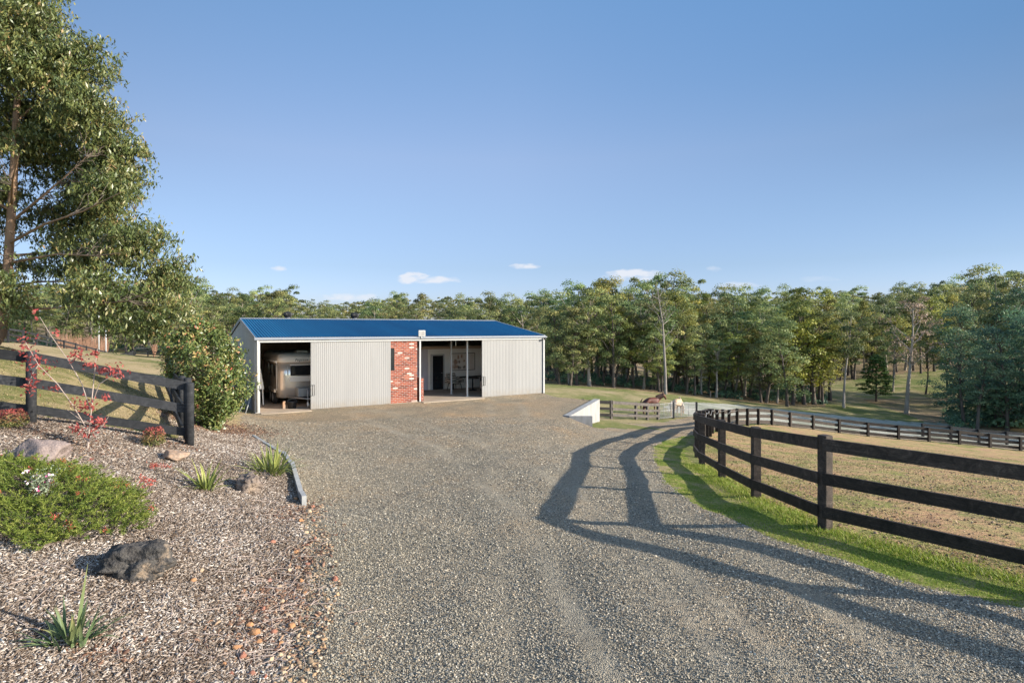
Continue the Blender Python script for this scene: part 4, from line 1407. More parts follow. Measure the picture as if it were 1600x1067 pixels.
def horse(loc, rz, label, mat, hair, grazing):
    t = empty('horse', loc, rz, label, 'horse')
    # faces +X, withers 1.55 m
    rump, loin, back, wither = (-0.62, 0, 1.22), (-0.28, 0, 1.20), (0.08, 0, 1.15), (0.42, 0, 1.2)
    chains = [[(rump, (0.27, 0.31)), (loin, (0.28, 0.31)), (back, (0.29, 0.33)), (wither, (0.25, 0.32)), ((0.62, 0, 1.25), (0.17, 0.25))]]
    if grazing:
        chains.append([((0.62, 0, 1.25), (0.17, 0.25)), ((0.9, 0, 1.02), (0.11, 0.19)), ((1.12, 0.0, 0.68), (0.09, 0.14)), ((1.2, 0, 0.52), (0.10, 0.13)),
                       ((1.26, 0, 0.28), (0.075, 0.09)), ((1.28, 0, 0.1), (0.06, 0.065))])
        poll = Vector((1.14, 0, 0.62))
        mane = [((0.5, 0, 1.56), 0), ((0.85, 0, 1.22), 0), ((1.12, 0, 0.85), 0), ((1.27, 0, 0.6), 0)]
    else:
        chains.append([((0.62, 0, 1.25), (0.17, 0.25)), ((0.9, 0, 1.42), (0.11, 0.18)), ((1.14, 0, 1.60), (0.09, 0.13)), ((1.26, 0, 1.62), (0.10, 0.12)),
                       ((1.40, 0, 1.40), (0.075, 0.09)), ((1.48, 0, 1.22), (0.06, 0.065))])
        poll = Vector((1.18, 0, 1.70))
        mane = [((0.45, 0, 1.55), 0), ((0.75, 0, 1.60), 0), ((1.0, 0, 1.69), 0), ((1.16, 0, 1.76), 0)]
    for s in (-1, 1):
        o = 0.05 * s
        chains.append([(rump, (0.27, 0.31)), ((-0.66, 0.14 * s, 0.98), (0.15, 0.2)), ((-0.56, 0.15 * s, 0.76), (0.11, 0.13)), ((-0.76 + o, 0.15 * s, 0.5), (0.055, 0.065)),
                       ((-0.73 + o, 0.15 * s, 0.28), (0.042, 0.045)), ((-0.72 + o, 0.15 * s, 0.1), (0.05, 0.052)), ((-0.69 + o, 0.15 * s, 0.0), (0.058, 0.065))])
        chains.append([(wither, (0.25, 0.32)), ((0.47, 0.15 * s, 0.92), (0.12, 0.15)), ((0.47 - o, 0.15 * s, 0.7), (0.075, 0.085)), ((0.49 - o, 0.15 * s, 0.46), (0.055, 0.06)),
                       ((0.48 - o, 0.15 * s, 0.26), (0.04, 0.042)), ((0.49 - o, 0.15 * s, 0.1), (0.048, 0.05)), ((0.52 - o, 0.15 * s, 0.0), (0.057, 0.06))])
        chains.append([(tuple(chains[1][3][0]), chains[1][3][1]), tuple([(poll.x - 0.02, 0.07 * s, poll.z + 0.05), (0.03, 0.035)]), tuple([(poll.x, 0.085 * s, poll.z + 0.16), (0.012, 0.015)])])
    skin_body('body', chains, mat, t)
    m = MB()
    m.tube([(-0.86, 0, 1.36), (-0.98, 0.0, 1.2), (-1.0, 0.02, 0.8), (-0.96, 0.03, 0.4)], [0.05, 0.07, 0.09, 0.03], 8, flat=0.6)
    m.build('tail', hair, t)
    m = MB()
    pts = [Vector(p[0]) for p in mane]
    m.tube(pts, [0.04, 0.07, 0.07, 0.04], 8, flat=1.3)
    for i in range(26):
        k = i / 25 * (len(pts) - 1.001); j = int(k); fr_ = k - j
        p = pts[j].lerp(pts[j + 1], fr_)
        m.tube([p, p + Vector((0.0, -0.1, -0.05)), p + Vector((0.02, -0.16, -0.28 - 0.06 * random.random()))], [0.03, 0.03, 0.008], 5)
    m.build('mane', hair, t)
    return t


M_bay = simple('bay_coat', (0.11, 0.030, 0.018), (0.07, 0.02, 0.012), 3, 0.6)
M_bayhair = simple('dark_mane', (0.03, 0.014, 0.01), (0.05, 0.02, 0.015), 8, 0.7)
M_pal = simple('palomino_coat', (0.42, 0.28, 0.17), (0.50, 0.36, 0.24), 3, 0.6)
M_palhair = simple('cream_mane', (0.56, 0.48, 0.38), (0.5, 0.4, 0.3), 8, 0.7)
hx, hy = (1021 - 800) / F * 49.5, 49.5
horse((hx - 0.2, hy, tz(hx, hy)), 0.3, 'chestnut brown horse standing behind the grey board fence of the yard', M_bay, M_bayhair, False)
hx, hy = (1057 - 800) / F * 47.6, 47.6
horse((hx, hy, tz(hx, hy) + 0.02), R(48), 'pale cream horse with its rump towards the gates, head down', M_pal, M_palhair, True)


# ------------------------------------------------------------------ foliage tools
def unit(v):
    return v / np.maximum(np.linalg.norm(v, axis=1, keepdims=True), 1e-9)


def leaf_quads(c, nrm, ax, ln, wd, fold=0.0):
    """diamond shaped leaves: centres, normals, long axes -> verts, quads"""
    nrm = unit(nrm)
    ax = unit(ax - nrm * (ax * nrm).sum(1, keepdims=True))
    sd_ = np.cross(nrm, ax)
    ln = np.asarray(ln).reshape(-1, 1); wd = np.asarray(wd).reshape(-1, 1)
    v = np.stack([c - ax * ln * 0.5, c + sd_ * wd * 0.5 + nrm * wd * fold, c + ax * ln * 0.5, c - sd_ * wd * 0.5 + nrm * wd * fold], 1).reshape(-1, 3)
    q = np.arange(len(c) * 4).reshape(-1, 4)
    return v, q


def rand_unit(g, n):
    v = g.normal(size=(n, 3))
    return unit(v)


def add_branch(mb, a, b, r0, r1, g, wob=0.08, n=5, sides=6, sag=0.0):
    a, b = Vector(a), Vector(b)
    L_ = (b - a).length
    pts, rad = [], []
    for i in range(n + 1):
        t_ = i / n
        p = a.lerp(b, t_)
        if 0 < i < n:
            p = p + Vector((g.uniform(-1, 1), g.uniform(-1, 1), g.uniform(-1, 1))) * L_ * wob
        p.z += sag * L_ * math.sin(math.pi * t_)
        pts.append(p); rad.append(r0 + (r1 - r0) * t_)
    mb.tube(pts, rad, sides, caps=False)
    return pts


def crown_leaves(g, clumps, per, ln, wd, droop=0.25, out=0.9):
    """clumps: (centre, radii). Leaves fill each clump's outer half, tilted outward."""
    C, N, A, Rn = [], [], [], []
    for c, r_ in clumps:
        d = rand_unit(g, per)
        d[:, 2] = np.where(d[:, 2] < -0.35, -d[:, 2] * 0.5, d[:, 2])
        rad = g.uniform(0.35, 1.0, (per, 1)) ** 0.6
        p = np.array(c) + d * np.array(r_) * rad
        C.append(p)
        N.append(d * out + rand_unit(g, per) * 0.75 + np.array([0, 0, 0.35]))
        A.append(rand_unit(g, per) + np.array([0, 0, -droop]))
        Rn.append(np.clip(g.uniform(0, 1) * 0.55 + g.uniform(0, 1, per) * 0.45, 0, 1))
    C, N, A, Rn = map(np.concatenate, (C, N, A, Rn))
    n = len(C)
    v, q = leaf_quads(C, N, A, ln * g.uniform(0.6, 1.35, n), wd * g.uniform(0.6, 1.35, n))
    return v, q, np.repeat(Rn, 4)


GUM = [(0.0, (0.060, 0.086, 0.040)), (0.3, (0.140, 0.170, 0.068)), (0.6, (0.245, 0.262, 0.098)), (0.85, (0.37, 0.345, 0.125)), (1.0, (0.45, 0.38, 0.15))]
M_gumleaf = leafmat('gum_leaves', GUM, 0.36, 0.4)
M_tealleaf = leafmat('blue_green_leaves', [(0.0, (0.05, 0.10, 0.065)), (0.5, (0.10, 0.165, 0.095)), (1.0, (0.20, 0.25, 0.12))], 0.35, 0.3)
M_wattle = leafmat('yellow_green_leaves', [(0.0, (0.14, 0.15, 0.025)), (0.5, (0.26, 0.24, 0.04)), (1.0, (0.38, 0.32, 0.06))], 0.25, 0.15)
M_pineleaf = leafmat('dark_green_needles', [(0.0, (0.03, 0.07, 0.015)), (0.6, (0.085, 0.155, 0.03)), (1.0, (0.20, 0.26, 0.05))], 0.25, 0.15)
M_pinkleaf = leafmat('pinkish_brown_leaves', [(0.0, (0.18, 0.13, 0.09)), (0.5, (0.30, 0.21, 0.155)), (1.0, (0.40, 0.29, 0.22))], 0.25, 0.1)
M_nearleaf = leafmat('near_gum_leaves', [(0.0, (0.045, 0.070, 0.024)), (0.35, (0.092, 0.122, 0.040)), (0.65, (0.150, 0.170, 0.056)), (0.87, (0.23, 0.21, 0.075)), (0.96, (0.31, 0.22, 0.10)), (1.0, (0.32, 0.20, 0.10))], 0.25, 0.0, 0.4, 0.5)

# ------------------------------------------------------------------ forest tree prototypes (height 1 unit = 1 m, built at 18 m)
def proto_gum(seed, H=18.0, bare=0.42, spread_=3.4, nclump=20, per=120, top_flat=False, thin=1.0):
    g = np.random.default_rng(seed)
    gr = random.Random(seed)
    tr = MB()
    lean = Vector((gr.uniform(-0.10, 0.10), gr.uniform(-0.10, 0.10), 0))
    bw, bp = gr.uniform(0.1, 0.45), gr.uniform(0, 6.28)
    pts, rad = [], []
    for i in range(8):
        t_ = i / 7
        z = H * 0.92 * t_
        pts.append(Vector((lean.x * z + bw * math.sin(bp + 4.2 * t_) - bw * math.sin(bp) + gr.uniform(-0.15, 0.15) * t_, lean.y * z + bw * math.cos(bp + 3.6 * t_) - bw * math.cos(bp), z - (0.4 if i == 0 else 0))))
        rad.append(0.28 * thin * (1 - 0.86 * t_) + (0.07 if i == 0 else 0))
    tr.tube(pts, rad, 7, caps=False)

    def trunk_at(z):
        t_ = max(0, min(1, z / (H * 0.92))) * 7
        i = min(int(t_), 6)
        return pts[i].lerp(pts[i + 1], t_ - i)
    cl = []
    for k in range(nclump):
        f = (k + gr.random()) / nclump
        z = H * (bare + (0.98 - bare) * f)
        prof = (0.6 + 0.75 * math.sin(math.pi * min(1, 0.1 + f * 0.85))) * gr.uniform(0.6, 1.15) if not top_flat else (0.25 + 1.05 * f)
        rr = spread_ * prof * gr.uniform(0.35, 1.0)
        an = k * 2.4 + gr.uniform(-0.6, 0.6)
        b = trunk_at(z)
        c = (b.x + rr * math.cos(an), b.y + rr * math.sin(an), z)
        s = gr.uniform(0.75, 1.65) * (1.0 if not top_flat else 1.1)
        cl.append((c, (s * 1.2, s * 1.2, s * (0.95 if not top_flat else 0.7))))
        st = trunk_at(z - rr * gr.uniform(0.7, 1.2) - 0.5)
        add_branch(tr, st, c, 0.07 * thin, 0.02, gr, 0.06, 4, 5)
    cl.append(((trunk_at(H * 0.9).x, trunk_at(H * 0.9).y, H * 0.91), (1.5, 1.5, 0.9)))
    v, q, rn = crown_leaves(g, cl, per, 0.36, 0.2)
    return tr, v, q, rn


def proto_pine(seed, H=8.0):
    g = np.random.default_rng(seed); gr = random.Random(seed)
    tr = MB(); tr.tube([(0, 0, -0.3), (0, 0, H * 0.5), (0.05, 0, H * 0.97)], [0.17, 0.11, 0.02], 7, caps=False)
    cl = []
    for k in range(64):
        f = (k + gr.random()) / 64
        z = H * (0.16 + 0.82 * f)
        R_ = 2.5 * (1 - f) ** 0.5 * (0.75 + 0.25 * min(1, f * 6)) + 0.1
        an = k * 2.4
        rr = R_ * gr.uniform(0.45, 1)
        c = (rr * math.cos(an), rr * math.sin(an), z)
        add_branch(tr, (0, 0, z - 0.3), c, 0.04, 0.015, gr, 0.03, 3, 4)
        s = gr.uniform(0.5, 0.8)
        cl.append((c, (s, s, s * 0.7)))
    v, q, rn = crown_leaves(g, cl, 100, 0.34, 0.12, 0.1)
    return tr, v, q, rn


def proto_bush(seed, H=5.0, W=2.6, ncl=22):
    g = np.random.default_rng(seed); gr = random.Random(seed)
    tr = MB(); cl = []
    for k in range(4):
        an = k * 1.7
        tr.tube([(0.15 * math.cos(an), 0.15 * math.sin(an), -0.3), (0.6 * math.cos(an), 0.6 * math.sin(an), H * 0.6)], [0.08, 0.02], 5, caps=False)
    for k in range(ncl):
        f = (k + gr.random()) / ncl
        an = k * 2.4
        rr = W * gr.uniform(0.2, 1) * math.sqrt(max(0.1, 1 - (f - 0.35) ** 2 * 1.8))
        s = gr.uniform(0.6, 1.05)
        c = (rr * math.cos(an), rr * math.sin(an), H * (0.12 + 0.82 * f))
        cl.append((c, (s, s, s * 0.8)))
    v, q, rn = crown_leaves(g, cl, 100, 0.36, 0.2, 0.2)
    return tr, v, q, rn


def proto_dead(seed, H=18.0):
    gr = random.Random(seed)
    tr = MB()
    pts = [Vector((0, 0, -0.4)), Vector((-0.1, 0, 4)), Vector((-0.35, 0.1, 8.5)), Vector((-0.6, 0, 11.5)), Vector((-1.2, 0.1, 14.5)), Vector((-1.9, 0.1, H))]
    tr.tube(pts, [0.34, 0.26, 0.2, 0.15, 0.09, 0.02], 8, caps=False)
    for k in range(16):
        z = 7 + k * 0.62
        a = pts[2] if z < 9.5 else (pts[3] if z < 13 else pts[4])
        a = Vector((a.x, a.y, z if z < 16 else 16))
        an = k * 2.2
        Lb = gr.uniform(1.6, 4.0)
        b = a + Vector((math.cos(an) * Lb, math.sin(an) * Lb * 0.7, Lb * gr.uniform(0.3, 1.1)))
        p_ = add_branch(tr, a, b, 0.08, 0.02, gr, 0.07, 5, 5)
        for j in range(4):
            s = p_[2 + j % 4]
            add_branch(tr, s, s + Vector((gr.uniform(-1.2, 1.2), gr.uniform(-0.8, 0.8), gr.uniform(0.3, 1.3))), 0.025, 0.008, gr, 0.1, 3, 4)
    return tr


class Proto:
    def __init__(self, trunk, crown, H):
        self.trunk, self.crown, self.H = trunk, crown, H


HOLD = []


def make_proto(kind, gen, bark, leaf, H):
    tr, v, q, rn = gen
    to = tr.build('trunk', bark); co = np_mesh('crown', v, q, leaf, rn)
    HOLD.extend((to, co))
    return Proto(to.data, co.data, H)


P_gum = [make_proto('gum', proto_gum(100 + i, 18, b, s, int(n * 0.85), 190, fl, th), (M_bark, M_bark, M_palebark, M_bark, M_bark, M_palebark, M_bark, M_bark, M_bark, M_bark, M_palebark, M_bark)[i], M_gumleaf, 18.0)
         for i, (b, s, n, fl, th) in enumerate(((0.36, 3.7, 28, False, 1.0), (0.30, 4.2, 32, False, 1.1), (0.42, 3.2, 22, False, 0.85), (0.40, 3.9, 26, True, 1.0),
                                               (0.25, 3.4, 30, False, 0.9), (0.5, 3.5, 20, True, 0.8), (0.22, 4.0, 36, False, 1.2), (0.40, 2.8, 22, False, 0.7), (0.56, 2.2, 12, False, 0.8), (0.15, 3.0, 34, False, 0.9), (0.45, 4.6, 26, True, 1.2), (0.33, 2.2, 18, False, 1.0)))]
P_teal = [make_proto('teal', proto_gum(140 + i, 18, b, s, n, 130), M_bark, M_tealleaf, 18.0) for i, (b, s, n) in enumerate(((0.18, 3.8, 34), (0.1, 4.0, 38), (0.35, 3.4, 26)))]
M_olive = leafmat('yellow_olive_leaves', [(0.0, (0.075, 0.095, 0.030)), (0.3, (0.17, 0.18, 0.05)), (0.6, (0.28, 0.265, 0.07)), (0.85, (0.40, 0.345, 0.09)), (1.0, (0.46, 0.38, 0.12))], 0.4, 0.3)
P_olive = [make_proto('olive', proto_gum(180 + i, 18, b, s_, int(n * 0.85), 190), M_bark, M_olive, 18.0) for i, (b, s_, n) in enumerate(((0.25, 3.6, 30), (0.4, 3.3, 24), (0.3, 4.0, 28)))]
P_wattle = make_proto('wattle', proto_gum(160, 10, 0.28, 2.4, 18, 110), M_bark, M_wattle, 10.0)
P_pine = make_proto('pine', proto_pine(161), M_bark, M_pineleaf, 8.0)
P_pink = make_proto('pink', proto_gum(162, 20, 0.45, 3.3, 18, 55, False, 1.3), M_palebark, M_pinkleaf, 20.0)
P_bush = [make_proto('bush', proto_bush(170 + i), M_bark, m_, 5.0) for i, m_ in enumerate((M_gumleaf, M_tealleaf))]
for o in HOLD: bpy.data.objects.remove(o)
TREES = 0


def plant(pr, x, y, h, rz, label, cat='tree', group=None, name='gum_tree', wide=1.0, zoff=0.0):
    global TREES
    TREES += 1
    t = empty(name, (x, y, tz(x, y) + zoff), rz, label, cat, group)
    s = h / pr.H
    w = s ** 0.7 * wide
    t.scale = (w, w, s)
    for nm, me in (('trunk', pr.trunk), ('crown', pr.crown)):
        o = bpy.data.objects.new(nm, me)
        COL.objects.link(o)
        o.parent = t
    return t


SKY_X = [-400, 60, 130, 200, 290, 310, 330, 400, 440, 470, 500, 560, 620, 680, 740, 780, 830, 880, 930, 1000, 1060, 1100, 1200, 1300, 1400, 1480, 1530, 1560, 1600, 2000]
SKY_Y = [440, 440, 440, 435, 430, 440, 455, 460, 448, 465, 470, 468, 463, 462, 463, 468, 458, 452, 440, 430, 437, 453, 455, 453, 450, 445, 438, 424, 420, 420]


def forest(seed, n, px0, px1, y0, y1, protos, lo, hi, label, group, hmin=8, hmax=25, skip=()):
    gr = random.Random(seed)
    for i in range(n):
        px = px0 + (px1 - px0) * (i + gr.uniform(-0.1, 1.1)) / n
        Y = gr.uniform(y0, y1)
        X = (px - 800) / F * Y
        if any(a < px < b for a, b in skip): continue
        top = np.interp(px, SKY_X, SKY_Y) + gr.uniform(lo, hi)
        z = tz(X, Y)
        h = HC + (HY - top) / F * Y - z
        h = max(hmin, min(hmax, h))
        plant(gr.choice(protos), X, Y, h, gr.uniform(0, 6.28), label, 'tree', group, wide=gr.uniform(0.85, 1.2))


G = P_gum[:8] + P_gum[9:]
forest(1, 34, -260, 350, 112, 128, G, 4, 40, 'gum tree in the near edge of the forest beyond the left hill', 'gum trees beyond the left hill')
forest(2, 30, -200, 400, 130, 160, G, -8, 26, 'tall gum tree rising from the forest behind the left hill', 'tall gum trees behind the left hill')
forest(3, 26, 330, 870, 108, 124, G, 6, 36, 'gum tree in the row of crowns showing above the blue roof', 'gum trees behind the shed')
forest(4, 26, 300, 880, 126, 155, G, -7, 22, 'taller gum tree on the skyline behind the blue roof', 'skyline gum trees behind the shed')
forest(5, 44, 850, 1290, 93, 110, G + P_olive * 2, 6, 95, 'gum tree with a bare dark trunk at the forest edge beyond the horse yard', 'gum trees beyond the horse yard', hmin=10)
forest(6, 36, 840, 1300, 112, 138, G + P_olive * 2, -10, 34, 'tall gum tree filling the forest behind the edge beyond the horse yard', 'tall gum trees deep beyond the horse yard')
forest(7, 24, 1280, 1500, 152, 182, G + P_olive * 3, 8, 60, 'gum tree behind the open lawn of the valley', 'gum trees behind the valley lawn')
forest(8, 22, 1290, 1560, 185, 225, G, -8, 24, 'gum tree on the skyline beyond the valley lawn', 'skyline gum trees beyond the valley')
forest(9, 16, 1500, 1720, 76, 92, P_teal, 60, 150, 'dense blue green tree in the shady clump behind the far right fence', 'dense trees at the far right')
forest(10, 14, 1490, 1760, 96, 125, P_teal + G[:2], 4, 60, 'tall gum tree rising behind the shady clump at the far right', 'tall trees at the far right')
forest(11, 5, 1660, 1950, 62, 80, P_teal, 20, 60, 'dense blue green tree in the shady clump behind the far right fence', 'dense trees at the far right')
forest(12, 10, 855, 1290, 95, 122, [P_gum[9], P_gum[6], P_olive[0]], 95, 150, 'young gum tree growing low between the bare trunks beyond the horse yard', 'young gum trees beyond the horse yard', hmin=5, hmax=9)
forest(13, 14, -200, 370, 114, 135, [P_gum[9], P_gum[6]], 60, 100, 'young gum tree at the foot of the forest beyond the left hill', 'young gum trees beyond the left hill', hmin=5, hmax=9)
# trees that stand out
gre = random.Random(44)
for px, top, Y in ((292, 430, 140), (398, 447, 150), (441, 446, 146), (612, 459, 150), (735, 460, 150), (858, 455, 140), (930, 440, 128), (1010, 429, 122), (1074, 433, 124), (1112, 447, 130), (1192, 445, 150), (1232, 446, 155), (1322, 449, 200), (1440, 444, 180), (1530, 428, 135), (1562, 418, 120), (1600, 416, 122)):
    X = (px - 800) / F * Y
    z = tz(X, Y)
    plant(P_gum[gre.choice((3, 10))], X, Y, min(30, HC + (HY - top) / F * Y - z), gre.uniform(0, 6), 'emergent flat topped gum tree standing above its neighbours on the skyline', 'tree', 'emergent gum trees on the skyline', wide=gre.uniform(0.7, 0.95))
def at_px(px, Y): return (px - 800) / F * Y
p = gp(1416, 646); plant(P_pink, p.x, p.y, HC + (HY - 462) / F * p.y - p.z, 2.0, 'tall half bare gum with pinkish brown leaves on the valley lawn')
p = gp(1369, 628); plant(P_pine, p.x, p.y, (628 - 556) / F * p.y, 0.3, 'small rounded dark green conifer standing on the valley lawn', name='conifer_tree', wide=1.15)
p = gp(1318, 637); plant(G[5], p.x, p.y, (637 - 478) / F * p.y, 1.1, 'gum tree with one straight bare trunk left of the dark conifer')
p = gp(1272, 632); plant(P_wattle, p.x, p.y, (632 - 520) / F * p.y, 0.7, 'yellow green wattle leaning out of the forest edge left of the lawn', name='wattle_tree', wide=1.2)
p = gp(1238, 634); plant(P_wattle, p.x + 1, p.y + 2, (634 - 500) / F * p.y, 2.7, 'taller yellowish wattle at the forest edge beside the leaning one', name='wattle_tree', wide=0.9)
p = gp(1482, 618); plant(G[0], p.x, p.y, 15, 0.1, 'slender gum tree on the lawn just left of the shady clump')
p = gp(1395, 612); plant(G[2], p.x, p.y, 15, 4.1, 'gum tree on the back of the lawn behind the dark conifer')
p = gp(1446, 616); plant(G[7], p.x, p.y, 16, 3.1, 'gum tree on the lawn right of the pinkish half bare gum')
for px, py, lab, w in ((1505, 655, 'low spreading blue green bush at the left foot of the shady clump', 1.1), (1560, 668, 'large dark bush at the foot of the shady clump behind the fence', 1.5),
                       (1610, 672, 'dark bush at the right edge behind the far fence', 1.5)):
    p = gp(px, py); plant(P_bush[1], p.x, p.y, 6.5, px, lab, 'bush', name='bush', wide=w)
tr = proto_dead(5)
p = Vector(((1040 - 800) / F * 89.5, 89.5, 0)); p.z = tz(p.x, p.y)
t = empty('dead_tree', p, 0.0, 'bleached leafless dead gum standing out against the forest beyond the horse yard', 'dead tree')
o = tr.build('trunk', M_deadwood, t)
s = (HC + (HY - 440) / F * p.y - p.z) / 18
o.scale = (s * 0.8, s * 0.8, s)
# fallen branch, posts at the forest edge
p = gp(1148, 612)
m = MB(); m.tube([(0, 0, 0.0), (1.0, 0.3, 1.6), (1.7, 0.3, 3.6)], [0.12, 0.09, 0.03], 6); m.tube([(1.0, 0.3, 1.6), (2.2, 0.2, 2.2), (2.6, 0.2, 3.2)], [0.06, 0.05, 0.02], 5)
o = m.build('fallen_branch', M_deadwood); o.location = p; tag(o, 'pale forked dead branch propped at the forest edge right of the gates', 'branch')
for px, py, h, lab in ((1085, 614, 1.4, 'dark timber post standing on the grass above the right gate'), (1110, 622, 1.1, 'pale short post on the grass above the fence corner'), (1135, 622, 1.2, 'dark short post furthest right on the grass above the fence corner')):
    p = gp(px, py); m = MB(); m.bevbox(-0.07, 0.07, -0.07, 0.07, -0.3, h, 0.01)
    o = m.build('marker_post', M_greywood if px == 1110 else M_blackwood); o.location = p; tag(o, lab, 'post')

# far wood: one mass on the rising ground
def far_wood():
    g = np.random.default_rng(77)
    V, Q, RN = [], [], []
    nb = 0
    cnt = 0
    for k in range(760):
        px = g.uniform(-420, 2050); Y = g.uniform(175, 420) if 800 < px else g.uniform(158, 420)
        if 1270 < px < 1580 and Y < 228: continue
        X = (px - 800) / F * Y
        z = tz(X, Y)
        top = np.interp(px, SKY_X, SKY_Y) + g.uniform(-2, 12)
        h = HC + (HY - top) / F * Y - z
        h = max(9, min(23, h))
        cl = []
        for j in range(9):
            an = j * 2.4; f = (j + g.uniform()) / 9
            rr = 2.6 * g.uniform(0.2, 1)
            s = g.uniform(0.9, 1.6)
            cl.append(((X + rr * math.cos(an), Y + rr * math.sin(an), z + h * (0.35 + 0.6 * f)), (s * 1.3, s * 1.3, s * 0.8)))
        v, q, rn = crown_leaves(g, cl, 34, 0.8, 0.55)
        V.append(v); Q.append(q + nb); RN.append(rn); nb += len(v)
    o = np_mesh('far_wood', np.concatenate(V), np.concatenate(Q), M_gumleaf, np.concatenate(RN))
    tag(o, 'far gum forest covering the low hills behind the nearer trees', 'forest', kind='stuff')


far_wood()


def undergrowth():
    g = np.random.default_rng(78)
    cl = []
    for k in range(620):
        r_ = g.uniform()
        if r_ < 0.42: px, Y = g.uniform(850, 1290), g.uniform(98, 140)
        elif r_ < 0.7: px, Y = g.uniform(-250, 380), g.uniform(116, 150)
        else: px, Y = g.uniform(1480, 1750), g.uniform(80, 100)
        X = (px - 800) / F * Y
        s = g.uniform(0.4, 1.3)
        cl.append(((X, Y, tz(X, Y) + s * 0.5), (s * 1.3, s * 1.3, s * 0.9)))
    v, q, rn = crown_leaves(g, cl, 110, 0.36, 0.2)
    o = np_mesh('undergrowth', v, q, M_tealleaf, rn)
    tag(o, 'low scrub growing between the forest trunks', 'undergrowth', kind='stuff')


undergrowth()


def sticks(name, pxs, Ys, n, h0, h1, mat, label, cat, seed):
    g = random.Random(seed)
    m = MB()
    for i in range(n):
        px = g.uniform(*pxs); Y = g.uniform(*Ys); X = (px - 800) / F * Y
        z = tz(X, Y); h = g.uniform(h0, h1)
        a = Vector((X, Y, z - 0.1)); b = a + Vector((g.uniform(-0.5, 0.5), g.uniform(-0.5, 0.5), h))
        m.tube([a, a.lerp(b, 0.5) + Vector((g.uniform(-0.15, 0.15), 0, 0)), b], [0.035, 0.025, 0.01], 4, caps=False)
        for j in range(3):
            s = a.lerp(b, g.uniform(0.4, 0.9))
            m.tube([s, s + Vector((g.uniform(-0.5, 0.5), g.uniform(-0.3, 0.3), g.uniform(0.3, 0.9)))], [0.016, 0.006], 3, caps=False)
    tag(m.build(name, mat), label, cat, kind='stuff')


M_redtwig = simple('reddish_bare_twigs', (0.24, 0.12, 0.08), (0.32, 0.2, 0.13), 2, 0.9)
sticks('bare_thicket', (88, 168), (96, 108), 300, 1.6, 3.8, M_redtwig, 'reddish leafless thicket behind the fence on the left hill', 'thicket', 5)
t_ = MB(); g_ = random.Random(3)
Y = 103; X = at_px(241, Y)
for k in range(40):
    an = k * 2.4; b = Vector((math.cos(an) * g_.uniform(0.2, 0.9), math.sin(an) * g_.uniform(0.2, 0.9), g_.uniform(1.8, 3.2)))
    t_.tube([(0, 0, 0.2), b * 0.5 + Vector((0, 0, 0.2)), b], [0.05, 0.03, 0.01], 4, caps=False)
t_.tube([(0, 0, -0.2), (0, 0, 0.5)], 0.07, 6)
o = t_.build('bare_shrub', M_redtwig); o.location = (X, Y, tz(X, Y)); tag(o, 'small round leafless reddish shrub at the end of the pale field', 'shrub')
for px, y0, y1, Y, lab in ((154.5, 488, 545, 93, 'tall white pole standing behind the fence on the left hill'), (165.5, 514, 556, 95, 'shorter white pole right of the tall one behind the left hill fence')):
    X = at_px(px, Y); z = tz(X, Y)
    m = MB(); m.tube([(0, 0, -0.3), (0, 0, HC + (HY - y0) / F * Y - z)], [0.10, 0.075], 8)
    o = m.build('pole', M_white); o.location = (X, Y, z); tag(o, lab, 'pole')


